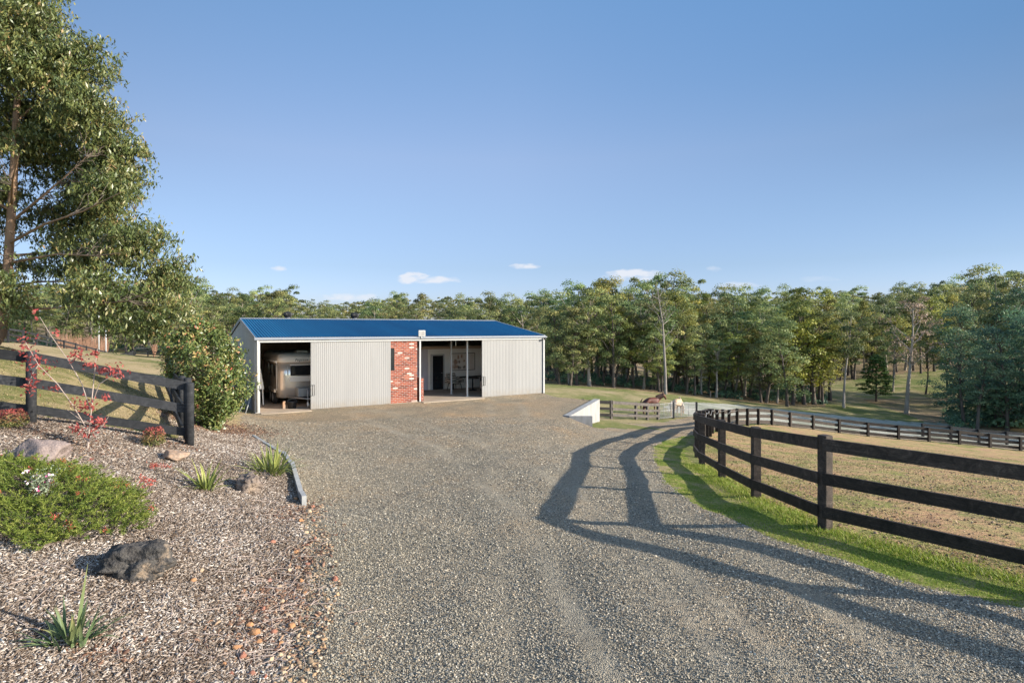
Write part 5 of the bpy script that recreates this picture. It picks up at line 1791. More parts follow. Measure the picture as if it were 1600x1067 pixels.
# ------------------------------------------------------------------ the near gum tree at the left
def near_gum():
    g = np.random.default_rng(21); gr = random.Random(21)
    Y0 = 19.0
    bx, by = -17.35, Y0
    bz = tz(bx, by)
    t = empty('gum_tree', (bx, by, bz), 0, 'big gum tree with drooping leaves towering at the left edge', 'tree')
    O = Vector((bx, by, bz))

    def W(px, py, y=Y0): return Vector(((px - 800) / F * y, y, HC - (py - HY) / F * y)) - O
    tr = MB()
    trunk = [Vector((-0.35, 0, -0.4)), W(0, 520), W(6, 480), W(12, 420), W(17, 345), W(22, 260), W(25, 190), W(30, 120), W(36, 50), W(42, -20), W(44, -70)]
    tr.tube(trunk, [0.25, 0.20, 0.15, 0.14, 0.125, 0.115, 0.10, 0.085, 0.065, 0.04, 0.02], 12, caps=False)
    limbs = [[W(20, 345), W(60, 312, 18.6), W(100, 278, 18.3), W(135, 245, 18)], [W(10, 412), W(50, 404, 18.7), W(90, 397, 18.2), W(150, 400, 17.6), W(190, 395, 17)],
             [W(6, 478), W(60, 483, 18.7), W(130, 478, 18), W(200, 470, 17.5), W(250, 450, 17)], [W(25, 190), W(60, 160, 19.3), W(110, 120, 19.8), W(150, 90, 20)],
             [W(30, 120), W(55, 80, 18.8), W(80, 40, 18.5)], [W(14, 400), W(70, 395, 20), W(140, 360, 21), W(210, 330, 21.5)], [W(20, 330), W(-40, 300, 18.5), W(-120, 260, 18)],
             [W(12, 430), W(-50, 415, 19.5), W(-130, 400, 20)], [W(24, 220), W(70, 200, 19.8), W(130, 190, 20.6)], [W(27, 150), W(-20, 110, 19.5), W(-70, 80, 20)],
             [W(15, 380), W(70, 350, 17.9), W(130, 330, 17), W(190, 300, 16.8)], [W(8, 450), W(60, 440, 20), W(120, 440, 20.8), W(220, 440, 21.5)],
             [W(18, 320), W(20, 280, 17.5), W(30, 240, 16.5)], [W(14, 400), W(10, 390, 20.5), W(20, 360, 22)]]
    nodes = []
    for lb in limbs:
        n = len(lb)
        r0 = 0.046
        tr.tube(lb, [r0 * (1 - 0.75 * i / (n - 1)) for i in range(n)], 8, caps=False)
        for a, b in zip(lb[:-1], lb[1:]):
            for k in range(4): nodes.append(a.lerp(b, (k + 1) / 4))
    for a, b in zip(trunk[4:-1], trunk[5:]):
        for k in range(3): nodes.append(a.lerp(b, k / 3))
    tr.build('trunk', M_tanbark, t)
    NN = np.array([tuple(q) for q in nodes])
    LOBES = [(10, 20, 0, 70), (58, 58, -.5, 58), (112, 108, 0, 66), (88, 178, 1, 66), (148, 188, -.5, 60), (172, 250, .3, 54), (118, 262, 1.6, 52), (186, 312, -.4, 46), (62, 130, -1.5, 58),
             (18, 178, 1, 54), (214, 388, 0, 52), (242, 440, .5, 50), (256, 488, 0, 42), (192, 462, -1, 52), (150, 488, 1, 42), (92, 462, 1.6, 36), (38, 462, -1, 42), (104, 350, 2, 42), (205, 512, -.6, 26),
             (238, 520, 0, 26), (-60, 100, 0, 80), (-70, 220, 0, 90), (-80, 330, 0, 90), (-60, 440, 0, 80), (60, 245, 2.6, 60), (160, 390, .6, 46), (30, 300, -2, 32), (70, 300, 2.2, 48), (50, 400, 2.2, 42), (0, 80, 1.5, 60), (40, -20, 0, 60), (-20, -50, 0, 60), (130, 305, .6, 36), (78, 385, .6, 34), (125, 425, 0, 36), (60, 345, 1.6, 42), (30, 240, 1.2, 46), (40, 100, 0, 60), (95, 300, 1, 36), (30, 420, 1, 36), (10, 330, 1.5, 40), (-8, 300, 0, 40), (0, 220, .6, 46), (48, 250, -1.2, 30), (28, 385, -1.5, 24), (70, 220, 0.3, 40)]
    C, N, A, RN = [], [], [], []
    tw = MB()
    wts = [l[3] ** 2 for l in LOBES]
    for k in range(2400):
        lx, ly, ld, lr = gr.choices(LOBES, wts)[0]
        sh = k % 97 * 0.013
        rr = lr / F * Y0 * 0.87
        u3 = Vector((gr.gauss(0, 1), gr.gauss(0, 1), gr.gauss(0, 1))).normalized()
        if u3.z < -0.2 and gr.random() < 0.55: u3.z = -u3.z
        rad = rr * gr.uniform(0.1, 1.05) ** 0.5 * (1 + 0.28 * mnoise.noise(u3 * 1.8 + Vector((lx * .1, ly * .1, 0))))
        cx = (lx - 800) / F * Y0 - bx + u3.x * rad
        cy = ld + u3.y * rad
        cz = HC + (HY - ly) / F * Y0 - bz + u3.z * rad * 0.95
        py = HY - (cz + bz - HC) / Y0 * F
        c = np.array([cx, cy, cz])
        d = np.linalg.norm(NN - c, axis=1)
        s = NN[int(np.argmin(d + 0.6 * np.maximum(0, NN[:, 2] - c[2])))]
        # rigid little sprays: leaves hang from short twigs
        clr = gr.uniform(0, 1)
        ppx = 800 + F * (bx + cx) / (by + cy)
        if ppx < 135 and 215 < py < 430 and cy < 1 and gr.random() < 0.2: continue
        if ppx < 140 and py > 492: continue
        if np.linalg.norm(s - c) < 1.5 and gr.random() < 0.4: add_branch(tw, s, c, 0.012, 0.004, gr, 0.12, 4, 4, sag=0.06)
        nsp = gr.randint(4, 7)
        for j in range(nsp):
            d3 = Vector((gr.gauss(0, 1), gr.gauss(0, 1), gr.gauss(0, 0.8))).normalized() * gr.uniform(0.28, 0.85)
            e = Vector(c) + d3
            m_ = gr.randint(10, 16)
            tt = g.uniform(0.25, 1.05, (m_, 1))
            p_ = c + (np.array(e) - c) * tt + g.normal(size=(m_, 3)) * 0.055 + np.array([0, 0, -0.05])
            C.append(p_)
            N.append(rand_unit(g, m_) + np.array([0.25, -0.25, 0.4]))
            A.append(rand_unit(g, m_) * 0.7 + np.array([0, 0, -1.0]))
            RN.append(np.clip(clr * 0.5 + g.uniform(0, 0.5, m_) + (g.uniform(size=m_) < 0.05) * 0.3, 0, 1))
    C, N, A, RN = map(np.concatenate, (C, N, A, RN))
    n = len(C)
    v, q = leaf_quads(C, N, A, g.uniform(0.12, 0.215, n), g.uniform(0.036, 0.064, n), 0.12)
    tag(tw.build('twigs', M_bark, t), kind='stuff')
    np_mesh('crown', v, q, M_nearleaf, np.repeat(RN, 4), parent=t)


near_gum()


# ------------------------------------------------------------------ photinia
def photinia():
    g = np.random.default_rng(31); gr = random.Random(31)
    p = gp(334, 672)
    t = empty('photinia_shrub', p, 0, 'bushy photinia shrub with red tipped leaves between the black fence and the shed', 'shrub')
    k_ = p.y / F
    st = MB()
    st.tube([(0, 0, -0.2), (0.02, 0, 0.6), (0, 0.05, 1.6)], [0.05, 0.045, 0.03], 8, caps=False)
    C, N, A, RN = [], [], [], []
    # silhouette from the photograph: half widths by height
    hs = [0.0, 0.25, 0.5, 0.8, 1.2, 1.7, 2.2, 2.55, 2.85, 3.05]
    lo = [-0.1, -0.35, -0.45, -0.75, -0.95, -1.2, -1.4, -1.35, -0.95, -0.5]
    hi = [0.15, 0.4, 0.75, 0.95, 1.0, 1.0, 0.75, 0.45, 0.1, -0.3]
    for k in range(620):
        z = 3.1 * gr.random() ** 0.8
        a, b = np.interp(z, hs, lo), np.interp(z, hs, hi)
        cx, w = (a + b) / 2, (b - a) / 2
        an = gr.uniform(0, 6.283); f = gr.uniform(0.3, 1) ** 0.5
        w *= 1 + 0.42 * mnoise.noise(Vector((math.cos(an) * 1.3, math.sin(an) * 1.3, z * 1.5)))
        c = np.array([cx + w * f * math.cos(an), w * 0.9 * f * math.sin(an), z + 0.10 + 0.32 * mnoise.noise(Vector((math.cos(an) * 2, math.sin(an) * 2, 7.0)))])
        if k % 4 == 0: add_branch(st, (0.0, 0, min(z * 0.5 + 0.15, 1.5)), c, 0.014, 0.005, gr, 0.05, 3, 4)
        m_ = 30
        up = np.array([math.cos(an) * 0.5, math.sin(an) * 0.5, 0.8])
        ht = g.uniform(-0.15, 0.22, (m_, 1))
        pp = c + up * ht + g.normal(size=(m_, 3)) * 0.075
        C.append(pp); N.append(rand_unit(g, m_) * 0.8 + np.array([math.cos(an) * 0.5, math.sin(an) * 0.5, 0.5]))
        A.append(rand_unit(g, m_) + up * 0.8)
        red = gr.random() < (0.15 + 0.25 * (z / 3.1))
        RN.append(np.clip(g.uniform(0, 0.62, m_) + ((ht[:, 0] > 0.08) & red) * g.uniform(0.28, 0.45, m_), 0, 1))
    C, N, A, RN = map(np.concatenate, (C, N, A, RN))
    n = len(C)
    v, q = leaf_quads(C, N, A, g.uniform(0.08, 0.15, n), g.uniform(0.032, 0.058, n), 0.15)
    st.build('stem', M_bark, t)
    M = leafmat('photinia_leaves', [(0.0, (0.055, 0.09, 0.025)), (0.3, (0.11, 0.155, 0.042)), (0.55, (0.21, 0.235, 0.07)), (0.68, (0.36, 0.31, 0.115)), (0.85, (0.44, 0.26, 0.11)), (1.0, (0.42, 0.12, 0.075))], 0.25, 0.0, 0.38, 0.5)
    np_mesh('foliage', v, q, M, np.repeat(RN, 4), parent=t)


photinia()


# ------------------------------------------------------------------ garden bed
def rock(px, py, wx, wy, wz, mat, label, seed, rz=0.0, name='boulder', cat='rock', sink=0.25, group=None, sub=4, jag=0.5, flat_top=False):
    p = gp(px, py)
    bm = bmesh.new()
    bmesh.ops.create_icosphere(bm, subdivisions=sub + (1 if sub > 3 else 0), radius=1)
    off = Vector((seed * 3.1, seed * 1.7, seed * 0.9))
    pl = []
    gr = random.Random(seed)
    for k in range(11):
        d = Vector((gr.gauss(0, 1), gr.gauss(0, 1), gr.gauss(0, 1))).normalized()
        pl.append((d, gr.uniform(0.55, 0.9)))
    for v in bm.verts:
        d = v.co.normalized()
        r_ = 1.0
        for n_, h in pl:
            c = d.dot(n_)
            if c > 0.05: r_ = min(r_, h / c)
        r_ *= 1 + jag * (0.22 * mnoise.noise(d * 2.2 + off) + 0.12 * mnoise.noise(d * 5 + off) + 0.07 * mnoise.noise(d * 12 + off) + (0.035 * mnoise.noise(d * 26 + off) if sub > 3 else 0))
        v.co = Vector((d.x * r_ * wx, d.y * r_ * wy, d.z * r_ * wz + wz * (1 - 2 * sink)))
    me = bpy.data.meshes.new(name)
    bm.to_mesh(me); bm.free()
    me.materials.append(mat)
    for f in me.polygons: f.use_smooth = sub > 2
    o = bpy.data.objects.new(name, me)
    COL.objects.link(o)
    o.location = p; o.rotation_euler = (0, 0, rz)
    if label: tag(o, label, cat, group)
    return o


rock(222, 893, 0.40, 0.33, 0.24, M_basalt, 'jagged black basalt boulder at the right end of the green spreading shrub', 3, 0.3, jag=0.9)
rock(391, 766, 0.27, 0.25, 0.24, M_brownrock, 'rounded brown pitted boulder in front of the strap leaved clump by the edging', 5, 0.2, jag=0.8)
rock(58, 730, 0.50, 0.34, 0.30, M_pinkrock, 'large flat topped pinkish boulder behind the green spreading shrub', 11, 0.35, jag=0.4)
rock(273, 717, 0.26, 0.2, 0.13, M_buffrock, 'low buff and grey stone in the mulch below the black corner post', 8, 0.1, jag=0.5)
rock(221, 777, 0.06, 0.06, 0.045, M_buffrock, 'small buff stone at the foot of the dry red flower stem', 9, 0.1, sub=3)

# rubble along the bed edge
STONES = [(405, 1000, 8), (423, 1030, 10), (395, 1050, 9), (437, 1022, 9), (380, 1022, 12), (370, 1010, 9), (428, 985, 9), (398, 985, 12), (450, 960, 9), (455, 975, 11), (440, 938, 8), (523, 902, 9),
          (498, 1038, 6), (410, 950, 7), (470, 905, 7), (480, 880, 6), (462, 860, 7), (478, 830, 6), (470, 812, 8), (482, 798, 7), (488, 790, 6), (475, 785, 6), (425, 845, 7), (440, 1003, 8),
          (362, 1050, 7), (350, 1035, 7), (465, 1000, 7), (390, 975, 8), (455, 1040, 7), (478, 962, 6), (436, 915, 6), (420, 905, 7), (408, 920, 6), (492, 840, 5), (302, 905, 7), (315, 890, 6),
          (476, 925, 6), (452, 890, 6), (489, 812, 5), (444, 1050, 8), (415, 1055, 7), (462, 778, 5), (480, 850, 5)]
M_st = [simple('orange_sandstone', (0.40, 0.20, 0.09), (0.30, 0.16, 0.085), 9, 0.9, bump_s=0.4), simple('pale_sandstone', (0.46, 0.34, 0.22), (0.36, 0.26, 0.17), 9, 0.9, bump_s=0.4),
        simple('red_sandstone', (0.30, 0.13, 0.085), (0.22, 0.10, 0.07), 9, 0.9, bump_s=0.4)]
for i, (px, py, s) in enumerate(STONES):
    d = gp(px, py).y
    r_ = s / F * d * 0.74
    rock(px, py + s * 0.4, r_ * random.uniform(0.9, 1.25), r_ * random.uniform(0.75, 1.0), r_ * random.uniform(0.6, 0.85), M_st[(i * 7 + i // 3) % 3], 'small angular sandstone in the rubble between the mulch and the gravel', 40 + i, i * 1.3, 'rubble_stone', 'stone', 0.3, 'stones along the edge of the bed', 2, 0.5)


def strap_plant(px, py, n, ln, label, seed, mat, name='iris_clump', tall=None, spread_=0.25):
    p = gp(px, py)
    gr = random.Random(seed)
    V, Fc, RN = [], [], []
    for k in range(n):
        an = gr.uniform(0, 6.283); r0 = gr.uniform(0, spread_)
        b = Vector((math.cos(an) * r0, math.sin(an) * r0 * 0.8, -0.03))
        el = gr.uniform(0.55, 1.45)
        L_ = ln * gr.uniform(0.5, 1.0)
        if tall and k == 0: el, L_, b = 1.45, tall, Vector((0.02, 0.03, 0))
        az = an + gr.uniform(-0.6, 0.6)
        if tall and k == 0: az = 0.2
        d = Vector((math.cos(az) * math.cos(el), math.sin(az) * math.cos(el), math.sin(el)))
        sd_ = Vector((-math.sin(az), math.cos(az), 0)).lerp(Vector((math.cos(az + 1), math.sin(az + 1), 0)), gr.random() * 0.5).normalized()
        wd = gr.uniform(0.010, 0.019) * (1.4 if tall and k == 0 else 1)
        q = b.copy(); segs = 6
        rr_ = gr.random()
        base = len(V)
        for i in range(segs + 1):
            t_ = i / segs
            w = wd * (0.8 + 0.5 * math.sin(math.pi * min(1, t_ * 1.2))) * (1 - t_ ** 3) + 0.001
            nrm = d.cross(sd_).normalized()
            V += [q - sd_ * w, q + nrm * w * 0.35, q + sd_ * w]
            RN += [rr_ * 0.7 + 0.3 * t_ ** 2] * 3
            q = q + d * (L_ / segs)
            d = (d + Vector((0, 0, -(0.04 if tall and k == 0 else gr.uniform(0.03, 0.24))))).normalized()
        for i in range(segs):
            a = base + i * 3
            Fc += [(a, a + 1, a + 4, a + 3), (a + 1, a + 2, a + 5, a + 4)]
    o = np_mesh(name, np.array([tuple(v) for v in V]), np.array(Fc), mat, RN, True)
    o.location = p
    tag(o, label, 'plant')
    return o


M_iris = leafmat('grey_green_straps', [(0.0, (0.07, 0.115, 0.05)), (0.5, (0.12, 0.17, 0.08)), (0.85, (0.2, 0.22, 0.09)), (1.0, (0.3, 0.22, 0.1))], 0.2, 0.0, 0.5)
M_lime = leafmat('yellow_green_straps', [(0.0, (0.12, 0.16, 0.04)), (0.5, (0.22, 0.25, 0.07)), (0.85, (0.34, 0.34, 0.1)), (1.0, (0.45, 0.36, 0.12))], 0.2, 0.0, 0.5)
strap_plant(112, 1000, 52, 0.40, 'grey green iris clump with one tall upright leaf in the near mulch', 1, M_iris, tall=0.66, spread_=0.20)
strap_plant(322, 765, 34, 0.7, 'yellow green strap leaved plant standing alone left of the brown boulder', 2, M_lime, 'flax_plant', spread_=0.1)
strap_plant(424, 738, 80, 0.74, 'wide yellow green strap leaved clump behind the brown boulder by the edging', 3, M_lime, 'flax_plant', spread_=0.35)


def leafy(name, px, py, h, w, n, ln, wd, mat, label, seed, cat='shrub', redtop=True, stems=7):
    p = gp(px, py)
    g = np.random.default_rng(seed); gr = random.Random(seed)
    t = empty(name, p, 0, label, cat)
    st = MB()
    for k in range(stems):
        an = k * 2.4
        st.tube([(0, 0, -0.05), (w * 0.35 * math.cos(an), w * 0.35 * math.sin(an), h * 0.75)], [0.012, 0.005], 5, caps=False)
    st.build('stem', M_bark, t)
    th, rr = g.uniform(0, 6.283, n), np.sqrt(g.uniform(0, 1, n))
    zz = g.uniform(0.08, 1, n)
    prof = np.sqrt(np.clip(1 - (zz - 0.45) ** 2 * 2.2, 0.05, 1))
    c = np.stack([np.cos(th) * rr * w * prof, np.sin(th) * rr * w * prof, zz * h], -1)
    nrm = rand_unit(g, n) * 0.8 + np.stack([np.cos(th) * 0.5, np.sin(th) * 0.5, np.full(n, 0.5)], -1)
    ax = rand_unit(g, n) + np.array([0, 0, 0.5])
    rn = np.clip(zz * 0.75 + g.uniform(-0.15, 0.25, n), 0, 1)
    v, q = leaf_quads(c, nrm, ax, g.uniform(0.7, 1.3, n) * ln, g.uniform(0.7, 1.3, n) * wd, 0.1)
    np_mesh('foliage', v, q, mat, np.repeat(rn, 4), parent=t)
    return t


M_nandina = leafmat('red_tipped_leaves', [(0.0, (0.09, 0.12, 0.035)), (0.4, (0.17, 0.13, 0.05)), (0.65, (0.24, 0.075, 0.055)), (1.0, (0.33, 0.055, 0.06))], 0.2, 0.0)
leafy('nandina_shrub', 17, 668, 0.33, 0.26, 900, 0.06, 0.02, M_nandina, 'round red tipped dwarf shrub at the left edge in front of the fence', 1)
leafy('nandina_shrub', 240, 696, 0.36, 0.22, 800, 0.06, 0.02, M_nandina, 'red topped dwarf shrub left of the black corner post', 2)


def sapling():
    g = np.random.default_rng(5); gr = random.Random(5)
    p = gp(137, 700)
    O = p
    t = empty('red_leaved_sapling', p, 0, 'slender pale stemmed sapling with sparse red autumn leaves before the fence', 'sapling')
    Y = p.y

    def W(px, py, dy=0.0):
        y = Y + dy
        return Vector(((px - 800) / F * y, y, HC - (py - HY) / F * y)) - O
    st = MB()
    chains = [[W(137, 702), W(138, 685), W(141, 655), W(145, 625)], [W(139, 675), W(115, 635, -0.1), W(90, 600, -0.15), W(60, 570, -0.2), W(40, 535, -0.2)],
              [W(141, 640), W(128, 600, 0.1), W(108, 565, 0.15), W(80, 525, 0.2), W(62, 495, 0.2)], [W(145, 628), W(155, 600, -0.1), W(170, 590, -0.1), W(188, 582, -0.1)],
              [W(143, 630), W(147, 590, 0.1), W(150, 560, 0.15), W(152, 545, 0.15)], [W(140, 660), W(125, 655), W(105, 640)], [W(139, 690), W(160, 665, -0.1), W(170, 650, -0.1)],
              [W(60, 570, -0.2), W(50, 585, -0.2), W(45, 600, -0.2)], [W(138, 690), W(120, 670, 0.1), W(112, 660, 0.1)], [W(108, 565, .15), W(125, 555, .15), W(140, 562, .15)]]
    tips = []
    for i, c in enumerate(chains):
        st.tube(c, [0.016 * (1 - 0.75 * k / (len(c) - 1)) * (1 if i == 0 else 0.5) + 0.002 for k in range(len(c))], 6, caps=False)
        for a, b in zip(c[:-1], c[1:]): tips += [a.lerp(b, 0.5), b]
    C = []
    for (px, py, dx, dy, n) in ((40, 540, 14, 22, 38), (58, 572, 22, 22, 42), (50, 600, 14, 22, 34), (122, 556, 14, 10, 34), (140, 568, 12, 8, 22), (170, 578, 24, 10, 50), (185, 586, 10, 6, 12),
                                (150, 553, 9, 5, 14), (130, 632, 22, 14, 60), (155, 660, 14, 10, 36), (118, 668, 10, 8, 20), (86, 608, 8, 6, 10), (165, 620, 8, 6, 8), (55, 487, 5, 4, 5), (57, 500, 5, 4, 5), (87, 520, 5, 5, 6), (135, 675, 25, 12, 40)):
        for k in range(int(n * 1.7)):
            C.append(W(px + gr.gauss(0, dx * 0.55), py + gr.gauss(0, dy * 0.5), gr.gauss(0, 0.12)))
    C = np.array([tuple(c) for c in C]); n = len(C)
    v, q = leaf_quads(C, rand_unit(g, n) + np.array([0.4, -0.3, 0.3]), rand_unit(g, n) + np.array([0, 0, -0.5]), g.uniform(0.05, 0.085, n), g.uniform(0.028, 0.045, n), 0.15)
    st.build('stem', M_twig, t)
    M = leafmat('red_autumn_leaves', [(0.0, (0.17, 0.035, 0.03)), (0.5, (0.29, 0.05, 0.048)), (1.0, (0.38, 0.11, 0.09))], 0.3, 0.0)
    np_mesh('foliage', v, q, M, np.repeat(g.uniform(0, 1, n), 4), parent=t)


sapling()


def dry_flower(px, py, label, seed, h=0.35):
    p = gp(px, py); gr = random.Random(seed); g = np.random.default_rng(seed)
    t = empty('dry_flower_stem', p, 0, label, 'plant')
    m = MB(); C = []
    for k in range(5):
        e = Vector((gr.uniform(-0.12, 0.14), gr.uniform(-0.08, 0.08), h * gr.uniform(0.6, 1)))
        m.tube([(0, 0, -0.03), e * 0.5 + Vector((0.02, 0, 0)), e], [0.009, 0.006, 0.003], 5, caps=False)
        for j in range(26): C.append(tuple(e + Vector((gr.gauss(0, 0.04), gr.gauss(0, 0.03), gr.gauss(0, 0.02)))))
    C = np.array(C); n = len(C)
    v, q = leaf_quads(C, rand_unit(g, n), rand_unit(g, n), g.uniform(0.03, 0.06, n), g.uniform(0.006, 0.012, n))
    m.build('stem', M_bark, t)
    np_mesh('flowers', v, q, M_redfl, np.repeat(g.uniform(0, 1, n), 4), parent=t)


M_redfl = leafmat('red_petals', [(0.0, (0.34, 0.06, 0.035)), (1.0, (0.52, 0.10, 0.08))], 0.25, 0.0)
dry_flower(228, 778, 'dry red flower stem by the small buff stone right of the green shrub', 1, 0.33)
dry_flower(246, 738, 'little red flower sprig in the mulch between the pink boulder and the flax', 2, 0.13)


def grevillea():
    g = np.random.default_rng(41); gr = random.Random(41)
    poly = [(-70, 742), (0, 728), (50, 722), (90, 735), (130, 745), (175, 765), (210, 785), (232, 812), (228, 835), (185, 845), (140, 852), (90, 850), (70, 866), (50, 868), (25, 850), (-70, 850)]
    W = [gp(x, y) for x, y in poly]
    base = gp(80, 812)
    t = empty('grevillea_shrub', base, 0, 'low spreading bright green grevillea with scattered red flowers in the mulch bed', 'shrub')
    xs_ = np.array([p.x for p in W]); ys_ = np.array([p.y for p in W])
    P2 = list(zip(xs_, ys_))
    C, N, A, RN = [], [], [], []
    st = MB()
    cnt = 0
    fl = []
    while cnt < 1500:
        x = gr.uniform(xs_.min(), xs_.max()); y = gr.uniform(ys_.min(), ys_.max())
        if not inpoly(np.array([x]), np.array([y]), P2)[0]: continue
        cnt += 1
        # distance to rim sets the height of the mound
        dr = min(math.hypot(x - a, y - b) for a, b in P2)
        hm = min(0.42, 0.10 + 0.42 * dr ** 0.7) * (0.75 + 0.5 * mnoise.noise(Vector((x * 1.6, y * 1.6, 2))))
        z = tz(x, y) + hm * gr.uniform(0.55, 1.0)
        az = math.atan2(y - base.y, x - base.x) + gr.gauss(0, 0.9)
        el = gr.uniform(0.05, 0.75)
        d = np.array([math.cos(az) * math.cos(el), math.sin(az) * math.cos(el), math.sin(el)])
        L_ = gr.uniform(0.14, 0.30)
        m_ = 34
        tt = g.uniform(0, 1, (m_, 1))
        side = np.cross(d, [0, 0, 1.0]); side = side / np.linalg.norm(side); up = np.cross(side, d)
        ang = g.uniform(0, 6.283, (m_, 1))
        rad = np.cos(ang) * side + np.sin(ang) * up
        ax = d * 0.9 + rad * 0.75
        ln = 0.05 * (1.1 - 0.5 * tt)
        C.append(np.array([x, y, z]) + d * L_ * (tt - 0.3) + unit(ax) * ln * 0.5)
        A.append(ax); N.append(rand_unit(g, m_) + up * 0.8)
        RN.append(np.clip(gr.uniform(0, 0.5) + g.uniform(0, 0.3, m_) + 0.25 * tt[:, 0], 0, 1))
        if cnt % 3 == 0:
            a = Vector((x, y, z)); st.tube([a - Vector(d) * L_ * 0.8 - Vector((0, 0, 0.06)) - base, a + Vector(d) * L_ * 0.6 - base], [0.005, 0.002], 4, caps=False)
        if cnt % 34 == 0 and hm > 0.12: fl.append(Vector((x, y, z)) + Vector(d) * L_ * 0.8)
    C, N, A, RN = map(np.concatenate, (C, N, A, RN))
    n = len(C)
    C = C - np.array(base)
    v, q = leaf_quads(C, N, A, g.uniform(0.035, 0.06, n), g.uniform(0.007, 0.011, n), 0.1)
    M = leafmat('grevillea_needles', [(0.0, (0.05, 0.085, 0.014)), (0.4, (0.11, 0.155, 0.026)), (0.75, (0.20, 0.235, 0.045)), (1.0, (0.32, 0.32, 0.08))], 0.3, 0.0)
    st.build('stem', M_bark, t)
    np_mesh('foliage', v, q, M, np.repeat(RN, 4), parent=t)
    FC = []
    for p in fl:
        for j in range(22): FC.append(tuple(p - base + Vector((gr.gauss(0, 0.022), gr.gauss(0, 0.022), gr.gauss(0, 0.016)))))
    FC = np.array(FC); n = len(FC)
    v, q = leaf_quads(FC, rand_unit(g, n), rand_unit(g, n), g.uniform(0.02, 0.04, n), g.uniform(0.006, 0.01, n))
    np_mesh('flowers', v, q, M_redfl, np.repeat(g.uniform(0, 1, n), 4), parent=t)
    # pale flowered neighbour growing through it
    b = gp(65, 800)
    b.z += 0.2
    t2 = empty('flowering_plant', b, 0, 'pink and white flowered plant growing up through the green grevillea', 'plant')
    st = MB(); LC = []; WC = []
    for k in range(16):
        an = gr.uniform(0, 6.283); e = Vector((math.cos(an) * gr.uniform(0.02, 0.2), math.sin(an) * gr.uniform(0.02, 0.2), gr.uniform(0.12, 0.42)))
        st.tube([(0, 0, -0.2), e * 0.6, e], [0.006, 0.004, 0.002], 4, caps=False)
        for j in range(26): LC.append(tuple(e * gr.uniform(0.3, 1) + Vector((gr.gauss(0, 0.035), gr.gauss(0, 0.035), gr.gauss(0, 0.03)))))
        if k % 3 == 0:
            for j in range(7): WC.append(tuple(e + Vector((gr.gauss(0, 0.025), gr.gauss(0, 0.025), gr.gauss(0.01, 0.015)))))
    LC, WC = np.array(LC), np.array(WC)
    v, q = leaf_quads(LC, rand_unit(g, len(LC)) + np.array([0, -0.3, 0.6]), rand_unit(g, len(LC)), np.full(len(LC), 0.035), np.full(len(LC), 0.016), 0.1)
    st.build('stem', M_bark, t2)
    np_mesh('foliage', v, q, leafmat('pale_leaves', [(0, (0.14, 0.18, 0.10)), (1, (0.3, 0.34, 0.24))], 0.2, 0.0), np.repeat(g.uniform(0, 1, len(LC)), 4), parent=t2)
    v, q = leaf_quads(WC, rand_unit(g, len(WC)) + np.array([0, -0.4, 0.6]), rand_unit(g, len(WC)), np.full(len(WC), 0.036), np.full(len(WC), 0.026), 0.2)
    tag(np_mesh('flowers', v, q, rndmat('white_pink_petals', [(0, (0.75, 0.68, 0.68)), (0.7, (0.7, 0.5, 0.55)), (0.85, (0.6, 0.06, 0.22)), (1, (0.55, 0.05, 0.2))]), np.repeat(g.uniform(0, 1, len(WC)), 4), parent=t2), kind='stuff')


grevillea()


# ------------------------------------------------------------------ ground litter (uncountable)
def sample(poly, n, r0, r1, g, th0=-64, th1=64, power=1.0):
    """points in a polygon, denser towards the camera's spot"""
    out_x, out_y = [], []
    tot = 0
    while tot < n:
        u = g.uniform(0, 1, n) ** power
        r_ = np.exp(math.log(r0) + (math.log(r1) - math.log(r0)) * u)
        th = np.radians(g.uniform(th0, th1, n))
        x, y = r_ * np.sin(th), r_ * np.cos(th)
        k = inpoly(x, y, poly)
        out_x.append(x[k]); out_y.append(y[k]); tot += int(k.sum())
    x, y = np.concatenate(out_x)[:n], np.concatenate(out_y)[:n]
    return x, y


def rot_basis(g, n, tilt):
    nrm = unit(np.stack([g.normal(size=n) * tilt, g.normal(size=n) * tilt, np.ones(n)], -1))
    a = g.uniform(0, 6.283, n)
    ax = np.stack([np.cos(a), np.sin(a), np.zeros(n)], -1)
    ax = unit(ax - nrm * (ax * nrm).sum(1, keepdims=True))
    return nrm, ax, np.cross(nrm, ax)


def stones(name, poly, n, r0, r1, s0, s1, mat, label, seed, power=1.0, far_scale=0.0, lift=0.15):
    g = np.random.default_rng(seed)
    x, y = sample(poly, n, r0, r1, g, power=power)
    if name == 'gravel_stones':
        kp = g.uniform(size=n) > 0.95 * wheel_wear(x, y)
        x, y = x[kp], y[kp]; n = len(x)
    z = terrain(x, y)
    sz = g.uniform(s0, s1, n) * (1 + far_scale * np.hypot(x, y)) * np.where(g.uniform(size=n) < 0.06, 1.5, 1)
    nrm, ax, sd_ = rot_basis(g, n, 0.5)
    c = np.stack([x, y, z + sz * lift], -1)
    k = lambda lo, hi: g.uniform(lo, hi, (n, 1)) * sz[:, None]
    v = np.stack([c - nrm * k(0.25, 0.4), c + ax * k(0.4, 0.65) + sd_ * k(-0.15, 0.15), c + sd_ * k(0.35, 0.55), c - ax * k(0.4, 0.65), c - sd_ * k(0.35, 0.55), c + nrm * k(0.3, 0.5) + ax * k(-0.25, 0.25)], 1)
    v = v.reshape(-1, 3)
    b = (np.arange(n) * 6)[:, None, None]
    f = np.array([[5, 1, 2], [5, 2, 3], [5, 3, 4], [5, 4, 1]])[None] + b
    o = np_mesh(name, v, f.reshape(-1, 3), mat, np.repeat(g.uniform(0, 1, n), 6))
    tag(o, label, name.replace('_', ' '), kind='stuff')


